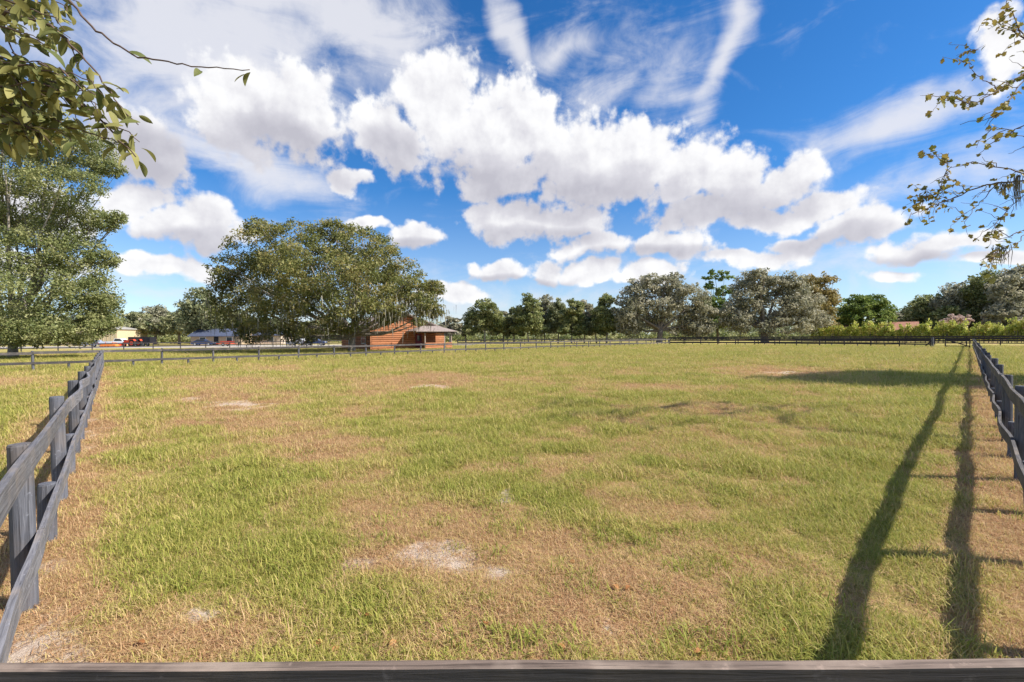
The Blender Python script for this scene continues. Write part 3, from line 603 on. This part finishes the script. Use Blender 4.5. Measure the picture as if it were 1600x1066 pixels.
for s_ in (0, 1):
    e0 = (-ov, EV-.32*ov); pk = (GW/2, RG+.02)
    pl = [e0, pk, (pk[0], pk[1]+.14), (e0[0], e0[1]+.14)]
    if s_: pl = [(GW-u_, w_) for u_, w_ in pl][::-1]
    MB().prism(pl, 'y', -ov, GL+ov).build('roof', ROOFM, cab)
    MB().prism([(u_, w_-.17 if j < 2 else w_-.16) for j, (u_, w_) in enumerate(pl)] if not s_ else [(u_, w_-.17) for u_, w_ in pl], 'y', -ov-.04, -ov-.005).build('barge_board', TRIM, cab)
def window(parent, x, y, z, w_, h_, face):      # face 'g' gable wall, 's' left side wall
    root_ = MB()
    if face == 'g': fr = MB().box((x, y-.06, z), (w_+.16, .08, h_+.16)).build('window', WHITEP, parent); ps = [((x+i*w_/4, y-.105, z+j*h_/4), (w_/2-.06, .02, h_/2-.06)) for i in (-1, 1) for j in (-1, 1)]
    else: fr = MB().box((y-.06, x, z), (.08, w_+.16, h_+.16)).build('window', WHITEP, parent); ps = [((y-.105, x+i*w_/4, z+j*h_/4), (.02, w_/2-.06, h_/2-.06)) for i in (-1, 1) for j in (-1, 1)]
    for c_, d_ in ps: MB().box(c_, d_).build('pane', GLASS, fr)
window(cab, 2.4, 0, 1.55, 1.5, 1.3, 's'); window(cab, 7.6, 0, 1.55, 1.2, 1.2, 's')
# front porch on the right part of the gable wall
px0, px1, pd, ph = 5.2, 10.4, 2.6, 2.5
dr = MB().box((6.6, -.06, 1.05), (.95, .1, 2.1)).build('door', DARKR, cab); MB().box((6.95, -.125, 1.0), (.05, .05, .12)).build('handle', POSTW, dr)
MB().box((6.6, -.125, 1.55), (.5, .02, .7)).build('pane', GLASS, dr)
MB().box(((px0+px1)/2, -pd/2, .06), (px1-px0, pd, .22)).build('porch_floor', POSTW, cab)
def panel(x0, x1, y, z1, parent, nm):
    k = 0
    while .2+k*bh < z1-.05:
        z0 = .2+k*bh; zz = min(z0+bh-.025, z1); MB().prism([(0.0, z0), (-.075, z0+.03), (-.09, (z0+zz)/2), (-.06, zz), (0.05, zz), (.05, z0)], 'x', x0, x1).build(nm, SIDE, parent, (0, y, 0)); k += 1
panel(px0+1.1, px0+2.6, -pd+.1, .95, cab, 'porch_rail_board'); panel(px0+2.6, px0+3.9, -pd+.12, 2.4, cab, 'porch_wall_board'); panel(px0+4.15, px1-.1, -pd+.1, .95, cab, 'porch_rail_board')
for xx in (px0+1.1, px0+4.0, px1-.15): MB().box((xx, -pd+.15, 1.28), (.14, .14, 2.5)).build('porch_post', POSTW, cab)
MB().box((px1-.15, -.3, 1.28), (.14, .14, 2.5)).build('porch_post', POSTW, cab)
# hipped porch roof
o_ = .4; x0, x1, y0, y1 = px0-o_, px1+o_, -pd-o_, 0.3; zr = ph+.7
rv = [(x0, y0, ph), (x1, y0, ph), (x1, y1, ph), (x0, y1, ph), (x0+1.8, (y0+y1)/2+.3, zr), (x1-1.8, (y0+y1)/2+.3, zr)]
rv2 = [(a_, b_, c_-.1) for a_, b_, c_ in rv[:4]]
MB().add(rv+rv2, [(0, 1, 5, 4), (1, 2, 5), (2, 3, 4, 5), (3, 0, 4), (9, 8, 7, 6), (0, 6, 7, 1), (1, 7, 8, 2), (2, 8, 9, 3), (3, 9, 6, 0)]).build('porch_roof', ROOFM, cab)
MB().box(((x0+x1)/2, y0+.25, ph-.16), (x1-x0-.5, .1, .16)).build('porch_beam', TRIM, cab)
# ------------------------------------------------------------------ far buildings
BEIGE = plain('beige_metal_siding', (.55, .45, .30), .5, 0, .08, 3); BLUEROOF = plain('blue_grey_roof', (.075, .09, .14), .6, 0, .2, 3)
BROOFW = plain('galvanised_roof', (.42, .40, .37), .5, .2, .15, 3); TANW = plain('tan_stucco', (.40, .30, .19), .8); BROOF = plain('orange_brown_shingles', (.36, .17, .115), .85, 0, .3, 4, .3); WHITER = plain('white_trim', (.7, .68, .64), .5)
DARKO = plain('dark_opening', (.02, .02, .022), .8)
def house(name, label, px, Y, w_, d_, ev, rg, rz, wm, rm, wins=(), ridge='x', ov=.5, ribs=0, cat='house'):
    p = at(px, 529, Y); h = empty(name, (p[0], p[1], 0), rz); tag(h, label, cat)
    if ridge == 'x': body = [(-d_/2, -.2), (d_/2, -.2), (d_/2, ev), (0, rg-.1), (-d_/2, ev)]; MB().prism(body, 'x', -w_/2, w_/2).build('wall', wm, h)
    else: body = [(-w_/2, -.2), (w_/2, -.2), (w_/2, ev), (0, rg-.1), (-w_/2, ev)]; MB().prism(body, 'y', -d_/2, d_/2).build('wall', wm, h)
    hw = (d_ if ridge == 'x' else w_)/2; sl_ = (rg-ev)/hw
    for s_ in (-1, 1):
        pl = [(s_*(hw+ov), ev-sl_*ov), (0, rg), (0, rg+.15), (s_*(hw+ov), ev-sl_*ov+.15)]
        if s_ > 0: pl = pl[::-1]
        MB().prism(pl, ridge, -(w_ if ridge == 'x' else d_)/2-ov, (w_ if ridge == 'x' else d_)/2+ov).build('roof', rm, h)
    for (kind, x, z, ww, hh) in wins:
        fr = MB().box((x, -d_/2-.03, z), (ww, .08, hh)).build(kind, WHITER if kind == 'window' else DARKO, h)
        if kind == 'window': MB().box((x, -d_/2-.085, z), (ww-.2, .04, hh-.2)).build('pane', GLASS, fr)
    for i in range(ribs): MB().box((-w_/2+.3+i*(w_-.6)/(ribs-1), -d_/2-.03, ev/2-.05), (.08, .06, ev-.1)).build('rib', wm, h)
    return h
house('metal_barn', 'beige metal barn behind the white pickup and red tractor', 166, 122, 13, 12, 4.2, 5.6, R(8), BEIGE, BROOFW, [('door', -2, 1.6, 3.2, 3.2)], 'y', .3, 14, 'barn')
house('low_house', 'low tan house with blue-grey roof beyond the gravel yard', 352, 112, 11.5, 8, 2.3, 3.9, R(5), TANW, BLUEROOF, [('window', -3, 1.4, 1.4, 1.2), ('door', 0, 1.05, 1, 2.1), ('window', 3, 1.4, 1.4, 1.2)])
house('low_house', 'pale low house half hidden under the cabin oak', 418, 118, 10, 8, 2.4, 3.8, R(5), plain('pale_stucco', (.55, .45, .36), .8), BLUEROOF, [('window', -2.5, 1.4, 1.4, 1.2), ('window', 2.5, 1.4, 1.4, 1.2)])
house('neighbour_house', 'house with brown gable roof behind the vine hedge', 1392, 106, 8.5, 8, 2.5, 4.3, R(-38), TANW, BROOF, [('window', 2, 1.5, 1.4, 1.2)], 'x', .6)
house('neighbour_house', 'small orange-brown roofed house below the yellowing tree', 1316, 110, 6, 7, 2.6, 4.0, R(10), TANW, BROOF, [], 'x', .5)
house('neighbour_house', 'house with long sloping brown roof at the right edge', 1590, 96, 9, 9, 2.7, 5.2, R(-55), TANW, BROOF, [('window', 0, 1.5, 1.4, 1.2)], 'x', .6)
# ------------------------------------------------------------------ vehicles
TYRE = plain('tyre_rubber', (.02, .02, .02), .8); RIM = plain('wheel_rim', (.45, .45, .46), .35, .6, .1); REDP = plain('orange_red_paint', (.62, .075, .03), .4, 0, .1); CARW = plain('white_car_paint', (.75, .77, .8), .3, 0, .05)
BLACKP = plain('black_paint', (.018, .018, .022), .5); SILV = plain('silver_blue_paint', (.35, .40, .50), .3, .3, .05); DBLUE = plain('dark_blue_paint', (.03, .05, .13), .3, 0, .1); LAMP = plain('lamp_lens', (.7, .7, .65), .2); TAIL = plain('tail_lens', (.4, .02, .02), .3); ORNG = plain('orange_paint', (.75, .22, .04), .5)
def wheel(parent, x, y, r_, w_, rim=RIM):
    t_ = MB().tube([(x, y-w_/2, r_), (x, y-w_/4, r_), (x, y+w_/4, r_), (x, y+w_/2, r_)], [r_*.92, r_, r_, r_*.92], 18).build('wheel', TYRE, parent)
    MB().tube([(x, y-w_/2-.02, r_), (x, y+w_/2+.02, r_)], [r_*.58]*2, 14).build('rim', rim, t_); return t_
def car(name, label, px, Y, rz, paint, kind, cat):
    p = at(px, 529, Y); c = empty(name, (p[0], p[1], 0), rz); tag(c, label, cat)
    if kind == 'pickup':
        Lh = 2.8; prof = [(-2.8, .45), (2.75, .45), (2.8, .75), (2.7, 1.02), (1.5, 1.12), (1.45, 1.12), (-.75, 1.12), (-.75, .95), (-2.75, .95)]
        gh = [(1.45, 1.12), (.85, 1.75), (-.45, 1.78), (-.72, 1.12)]
        bed = [(-2.78, .95), (-.78, .95), (-.78, 1.14), (-2.78, 1.14)]
    else:
        Lh = 2.25; prof = [(-2.25, .4), (2.2, .4), (2.25, .65), (2.1, .85), (1.1, .98), (-1.7, 1.0), (-2.2, .9)]; gh = [(1.05, .98), (.4, 1.42), (-1.0, 1.45), (-1.75, 1.0)]
    MB().prism(prof, 'y', -.9, .9).build('body', paint, c); cb_ = MB().prism(gh, 'y', -.78, .78).build('cab', paint, c)
    if kind == 'pickup':
        for yy in (-.85, .85): MB().prism(bed, 'y', yy-.05, yy+.05).build('bed_side', paint, c)
    zs = [z for _, z in gh]; z0, z1 = min(zs), max(zs); xm = sum(x for x, _ in gh)/4
    gs_ = [(xm+(x-xm)*.82, z0+.08+(z-z0)*.78) for x, z in gh]
    for yy in (-.785, .785): MB().prism(gs_, 'y', yy-.01, yy+.01).build('side_window', GLASS, cb_)
    a_, b_ = gh[0], gh[1]; MB().add([(a_[0]+.012, -.66, a_[1]+.06), (a_[0]+.012, .66, a_[1]+.06), (b_[0]+.03, .62, b_[1]-.06), (b_[0]+.03, -.62, b_[1]-.06)], [(0, 1, 2, 3)]).build('windscreen', GLASS, cb_)
    for s_ in (-1, 1):
        MB().box((Lh-.03, s_*.68, .75), (.1, .3, .16)).build('headlight', LAMP, c); MB().box((-Lh+.02, s_*.78, .8), (.08, .14, .22)).build('tail_light', TAIL, c)
        for xx in (Lh*.62, -Lh*.62): wheel(c, xx, s_*.82, .36, .24)
    MB().box((Lh, 0, .5), (.14, 1.7, .18)).build('bumper', BLACKP, c); MB().box((-Lh, 0, .5), (.12, 1.7, .18)).build('bumper', BLACKP, c); return c
car('pickup_truck', 'white pickup truck parked in front of the beige barn', 186, 104, R(5), CARW, 'pickup', 'pickup')
car('parked_car', 'silver-white car partly behind the left tree foliage', 146, 102, R(170), SILV, 'car', 'car')
car('parked_car', 'dark blue car at the left end of the low house', 318, 103, R(10), DBLUE, 'car', 'car')
car('parked_car', 'white car parked under the left side of the cabin oak', 466, 100, R(175), CARW, 'car', 'car')
car('parked_car', 'dark silver-blue car parked nearer the cabin under the oak', 493, 98, R(5), DBLUE, 'car', 'car')
p = at(207, 529, 98); tr = empty('tractor', (p[0], p[1], 0), R(172)); tag(tr, 'orange-red tractor with red wheels in front of the black trailer', 'tractor')
MB().prism([(.2, .75), (1.75, .75), (1.8, 1.2), (1.5, 1.42), (.2, 1.45)], 'y', -.36, .36).build('hood', REDP, tr); MB().box((-.4, 0, .75), (1.5, .6, .45)).build('chassis', BLACKP, tr)
for s_ in (-1, 1):
    wheel(tr, -.75, s_*.75, .75, .42, REDP); wheel(tr, 1.3, s_*.62, .42, .26, REDP); MB().prism([(-1.45, 1.25), (-1.2, 1.6), (-.35, 1.62), (0, 1.2), (-.1, 1.15), (-.4, 1.52), (-1.15, 1.5), (-1.35, 1.2)], 'y', s_*.72-.24, s_*.72+.24).build('fender', REDP, tr)
    MB().tube([(-1.1, s_*.5, .9), (-1.1, s_*.5, 2.3)], [.04, .04], 6).build('roll_bar', BLACKP, tr)
MB().box((-1.1, 0, 2.3), (.1, 1.08, .08)).build('roll_bar', BLACKP, tr); st_ = MB().box((-.75, 0, 1.15), (.5, .5, .14)).build('seat', BLACKP, tr); MB().box((-1.0, 0, 1.42), (.1, .48, .5)).build('backrest', BLACKP, st_)
MB().tube([(-.1, 0, 1.1), (-.25, 0, 1.55)], [.03, .03], 6).build('steering_column', BLACKP, tr)
MB().prism([(2.3, .2), (3.0, .15), (3.0, .25), (2.4, .75), (2.3, .75)], 'y', -.8, .8).build('loader_bucket', REDP, tr)
for s_ in (-1, 1): MB().tube([(.2, s_*.5, 1.2), (1.6, s_*.5, 1.0), (2.35, s_*.5, .5)], [.07, .07, .06], 6).build('loader_arm', REDP, tr)
p = at(222, 529, 103); dt = empty('dump_trailer', (p[0], p[1], 0), R(4)); tag(dt, 'tall black dump trailer behind the tractor', 'trailer')
MB().box((0, 0, .72), (4.6, 1.9, .1)).build('floor', BLACKP, dt)
for s_ in (-1, 1): MB().box((0, s_*.95, 1.4), (4.6, .06, 1.4)).build('side_panel', BLACKP, dt); MB().box((s_*2.3, 0, 1.4), (.06, 1.84, 1.4)).build('end_panel', BLACKP, dt)
for s_ in (-1, 1):
    for xx in (-.45, .45): wheel(dt, xx, s_*1.1, .38, .22)
    for i in range(6): MB().box((-2.1+i*.84, s_*1.0, 1.38), (.07, .06, 1.3)).build('stake', BLACKP, dt)
MB().tube([(2.3, 0, .62), (3.7, 0, .5)], [.06, .05], 6).build('tongue', BLACKP, dt); MB().box((3.45, 0, .28), (.06, .06, .56)).build('jack', BLACKP, dt)
p = at(172, 529, 97); im = empty('mower_implement', (p[0], p[1], 0), R(5)); tag(im, 'low orange mowing implement left of the tractor', 'implement')
MB().prism([(-1.6, .15), (1.6, .15), (1.5, .5), (.6, .62), (-1.4, .55)], 'y', -.7, .7).build('deck', ORNG, im); MB().tube([(0, 0, .55), (.6, 0, 1.0), (1.5, 0, .8)], [.07, .06, .05], 6).build('hitch', ORNG, im)
for s_ in (-1, 1): wheel(im, -1.5, s_*.6, .22, .14)
p = at(352, 530, 97); ut = empty('red_flat_trailer', (p[0], p[1], 0), R(3)); tag(ut, 'small red flat trailer standing on the gravel before the low house', 'trailer')
MB().box((0, 0, .55), (3, 1.5, .12)).build('deck', REDP, ut); MB().box((0, .7, .9), (3, .05, .35)).build('side_rail', REDP, ut); MB().tube([(1.5, 0, .5), (2.5, 0, .42)], [.05, .05], 6).build('tongue', REDP, ut); MB().box((2.4, 0, .2), (.06, .06, .4)).build('jack', BLACKP, ut)
for s_ in (-1, 1): wheel(ut, 0, s_*.85, .33, .2)
# ------------------------------------------------------------------ overhanging branches near the camera
def leaf_mesh(L, w_, seed, mat_, lobed=False):
    r = random.Random(seed); cv = r.uniform(.05, .25)*L; n = 6; V = []; F = []
    for i in range(n+1):
        f = i/n; ww = w_*math.sin(math.pi*min(1, f*.97+.02))**.7*(1+(.35*math.cos(f*15) if lobed else 0)); z = -cv*(f-.4)**2*2.2
        V += [(L*f, -ww/2, z+ww*.18), (L*f, 0, z), (L*f, ww/2, z+ww*.18)]
    for i in range(n):
        for k in (0, 1): F.append((i*3+k, i*3+k+1, i*3+4+k, i*3+3+k))
    m = MB(); m.add(V, F); return m.mesh('leaf', mat_, True)
def leafplain(name, a_, b_):
    m, t, b = mat(name); oi = t.n('ShaderNodeObjectInfo'); tc = t.n('ShaderNodeTexCoord'); n = t.noise(tc.outputs['Object'], 40, 4, .6)
    c = t.mix(t.math('ADD', t.math('MULTIPLY', oi.outputs['Random'], .8), t.math('MULTIPLY', n, .25)), a_, b_)
    t.put(b.inputs['Base Color'], c); b.inputs['Roughness'].default_value = .62; b.inputs['Specular IOR Level'].default_value = .2; tr_ = t.n('ShaderNodeBsdfTranslucent'); t.put(tr_.inputs[0], c); mx = t.n('ShaderNodeMixShader'); mx.inputs[0].default_value = .3
    t.L.new(b.outputs[0], mx.inputs[1]); t.L.new(tr_.outputs[0], mx.inputs[2]); t.L.new(mx.outputs[0], t.N['Material Output'].inputs[0]); return m
LG = leafplain('oak_leaf_green', (.07, .10, .028), (.36, .33, .12)); LY = leafplain('sycamore_leaf_yellow', (.10, .13, .03), (.34, .25, .07)); TWIG = plain('twig_bark', (.11, .075, .06), .9, 0, .4, 20, .5); LB = leafplain('fallen_leaf_orange', (.34, .14, .05), (.50, .26, .10))
def near_branch(name, label, base, trunk_pts, twigs, lmeshes, step, Yd, seed, spread, moss=None, wob=0):
    """trunk_pts: world points of trunk and limb outside the frame; twigs: polylines in pixels at depth Yd"""
    r = random.Random(seed); root = empty(name, base); tag(root, label, 'tree'); B = Vector(base); tb = MB()
    for pts, rad in trunk_pts: tb.tube([Vector(p)-B for p in pts], rad, 10)
    tb.build('trunk', BARK, root, smooth=True); tw = MB(); nl = 0
    for (pl, r0, dens_) in twigs:
        P3 = []
        for i, q_ in enumerate(pl): P3.append(Vector(at(q_[0], q_[1], Yd+(q_[2] if len(q_) > 2 else 0)+wob*(1.3*math.sin(q_[1]/41)+.5*math.sin(q_[0]/33))))-B)
        fine = []
        for a_, b_ in zip(P3[:-1], P3[1:]):
            n = max(2, int((b_-a_).length/step)); fine += [a_.lerp(b_, i/n)+Vector((r.gauss(0, 1), r.gauss(0, 1), r.gauss(0, 1)))*step*.10 for i in range(n)]
        fine.append(P3[-1]); r0 = r0*(1.9 if wob else 1); tw.tube(fine, [r0*(1-.72*i/len(fine)) for i in range(len(fine))], 5)
        for i, p_ in enumerate(fine[1:]):
            for _ in range(2):
                if r.random() < dens_:
                    f = link('leaf', r.choice(lmeshes), root, p_+Vector((r.gauss(0, 1), r.gauss(0, 1), r.gauss(0, 1)))*spread*.2); f.rotation_euler = (r.uniform(-1, 1), r.uniform(-.2, 1.3), r.uniform(0, 6.28)); s_ = r.uniform(.7, 1.2); f.scale = (s_, s_, s_); nl += 1
    tw.build('twigs', TWIG, root, smooth=True)
    for (px, py, ln) in (moss or ()):
        m_ = MB(); c_ = Vector(at(px, py, Yd+wob*(1.3*math.sin(py/41)+.5*math.sin(px/33))))-B
        for i in range(26):
            q0 = c_+Vector((r.gauss(0, .05), r.gauss(0, .05), r.uniform(-.03, .04))); m_.tube([q0, q0+Vector((r.gauss(0, .03), r.gauss(0, .03), -ln*.5*r.random())), q0+Vector((r.gauss(0, .02), r.gauss(0, .02), -ln*r.uniform(.5, 1)))], [.006, .006, .002], 4)
        m_.build('spanish_moss', MOSS, root)['kind'] = 'stuff'
    return root, nl
OL = [leaf_mesh(.054, .021, i, LG) for i in range(4)]
lt = at(-60, 60, 1.4)
OT = []; ro_ = random.Random(21)
for i in range(46):
    x0, y0 = ro_.choice([(ro_.uniform(-40, 90), ro_.uniform(-30, 120)), (ro_.uniform(20, 170), ro_.uniform(100, 200)), (ro_.uniform(-30, 60), ro_.uniform(90, 210))]); a_ = ro_.uniform(-.2, 1.3); l_ = ro_.uniform(35, 75); dz = ro_.uniform(-.12, .15)
    OT.append(([(x0-60*math.cos(a_), y0-60*math.sin(a_), dz), (x0, y0, dz), (x0+math.cos(a_)*l_*.5, y0+math.sin(a_)*l_*.5, dz), (x0+math.cos(a_+.3)*l_, y0+math.sin(a_+.3)*l_*.9, dz)], .0028, .42))
near_branch('overhanging_oak', 'oak branch with large glossy leaves hanging into the top left corner', (-3.3, .3, 0),
 [([(-3.3, .3, -.3), (-3.3, .3, .2), (-3.25, .35, 1.8), (-3.1, .5, 3.4), (-3.0, .6, 5)], [.32, .24, .2, .17, .1]), ([(-3.2, .4, 2.3), (-2.6, .8, 2.75), (-2.1, 1.2, 2.85), tuple(lt)], [.1, .06, .03, .012])],
 [([(-60,60),(0,90),(60,125),(130,165),(180,210),(212,245,-.05)], .006, .62), ([(-60,60),(10,20),(80,40),(150,110),(185,165),(216,195)], .005, .62), ([(-60,60),(0,140,.05),(60,170),(110,200),(160,215),(200,225)], .005, .7), ([(10,20),(60,-20),(105,-5),(140,42),(215,90),(300,103),(352,108),(390,109)], .0045, .10),
  ([(-60,60),(-10,110,-.1),(40,100,-.1),(100,120,-.1)], .005, .9), ([(-60,60),(0,40,.1),(50,60,.1),(90,80,.1)], .005, .9), ([(80,40),(110,70),(120,100)], .003, .6), ([(130,165),(160,190),(190,200),(218,222)], .003, .8), ([(-60,60),(0,190),(40,215),(60,235)], .004, .6), ([(-60,60),(-10,10,.1),(40,10,.1),(90,20,.1)], .005, .9),([(-60,60),(-10,80,-.05),(30,130,-.05),(70,150,-.05)], .004, .9),([(-60,60),(0,0,.15),(60,30,.15),(110,60,.15)], .004, .8),([(-60,60),(-20,150,.1),(10,170,.1),(40,190,.1),(90,205,.1)], .004, .8),([(60,125),(90,130),(130,140)], .003, .8)]+OT, OL, .021, 1.4, 3, .05)
SL = [leaf_mesh(.105, .085, 30+i, LY, True) for i in range(3)]
wp = lambda px, py: at(px, py, 9.0+1.3*math.sin(py/41)+.5*math.sin(px/33))
TW = [([(1680,290),(1620,280),(1560,285),(1510,300),(1470,318),(1425,335)], .013, .28), ([(1620,280),(1570,262),(1520,255),(1485,262)], .008, .22), ([(1510,300),(1480,275),(1482,240)], .005, .3), ([(1560,285),(1530,320),(1505,335)], .006, .2),
 ([(1680,120),(1610,110),(1560,140),(1520,165),(1475,150)], .012, .35), ([(1610,110),(1560,180),(1500,195)], .007, .2), ([(1680,120),(1600,60),(1560,35),(1545,30)], .009, .45), ([(1560,140),(1520,110),(1510,90),(1540,70)], .005, .35), ([(1600,60),(1580,20),(1570,-10)], .006, .5),
 ([(1680,360),(1610,355),(1575,370),(1552,350)], .008, .25), ([(1680,290),(1620,230),(1580,205),(1550,200)], .007, .25), ([(1610,355),(1570,400),(1555,390)], .005, .2), ([(1680,180),(1610,190),(1560,215),(1530,240)], .007, .2), ([(1470,318),(1450,300),(1440,325)], .003, .4), ([(1620,280),(1585,320),(1560,345)], .005, .2)]
rx_ = random.Random(8)
for i in range(120):      # fine side twigs
    b_ = rx_.choice(TW[:15])[0]; j = rx_.randrange(len(b_)-1); f = rx_.random(); x0 = b_[j][0]*(1-f)+b_[j+1][0]*f; y0 = b_[j][1]*(1-f)+b_[j+1][1]*f
    if x0 > 1640: continue
    a_ = rx_.uniform(2.2, 4.2); l_ = rx_.uniform(20, 48); TW.append(([(x0, y0), (x0+math.cos(a_)*l_*.5, y0-math.sin(a_)*l_*.5+4), (x0+math.cos(a_+.4)*l_, y0-math.sin(a_+.3)*l_)], .0035, .34))
near_branch('overhanging_sycamore', 'nearly bare tree with thin twigs and small yellow leaves at top right', (18, 3, 0),
 [([(18, 3, -.3), (18, 3, .2), (17.95, 3.05, 4), (17.9, 3.1, 8), (17.9, 3.1, 9.5)], [.34, .26, .2, .13, .06]), ([(17.95, 3.05, 5.2), (16.2, 5.0, 5.8), (14.2, 7.0, 5.6), (12.6, 8.2, 5.0), tuple(wp(1680, 290))], [.07, .05, .03, .022, .017]), ([(17.9, 3.1, 7.4), (16.2, 5.2, 8.1), (14.2, 7.2, 8.0), (12.6, 8.6, 7.6), tuple(wp(1680, 120))], [.06, .045, .028, .02, .016]), ([(12.6, 8.2, 5.0), tuple(wp(1680, 360))], [.018, .011]), ([(12.6, 8.6, 7.6), tuple(wp(1680, 180))], [.017, .01])],
 TW, SL, .15, 9.0, 5, .08, [(1590, 275, .7), (1566, 385, .45), (1570, 286, .3)], 1.0)
# fallen leaves on the grass
FLm = [leaf_mesh(.055, .034, 60+i, LB) for i in range(3)]
for i, (px, py) in enumerate([(567,965),(520,1022),(428,598),(985,925),(958,922),(1085,1024),(1228,996),(225,1012),(620,1005),(890,880),(1340,740),(760,985),(505,1010),(1030,1000),(870,1015),(1195,960)]):
    p = ground(px, py); o = link('fallen_leaf', FLm[i % 3], None, (p[0], p[1], height(p[0], p[1])+.035), i*1.3); o.rotation_euler.x = .25*math.sin(i*3.)
    tag(o, 'small orange fallen leaf lying on the dry grass', 'leaf', 'fallen orange leaves')
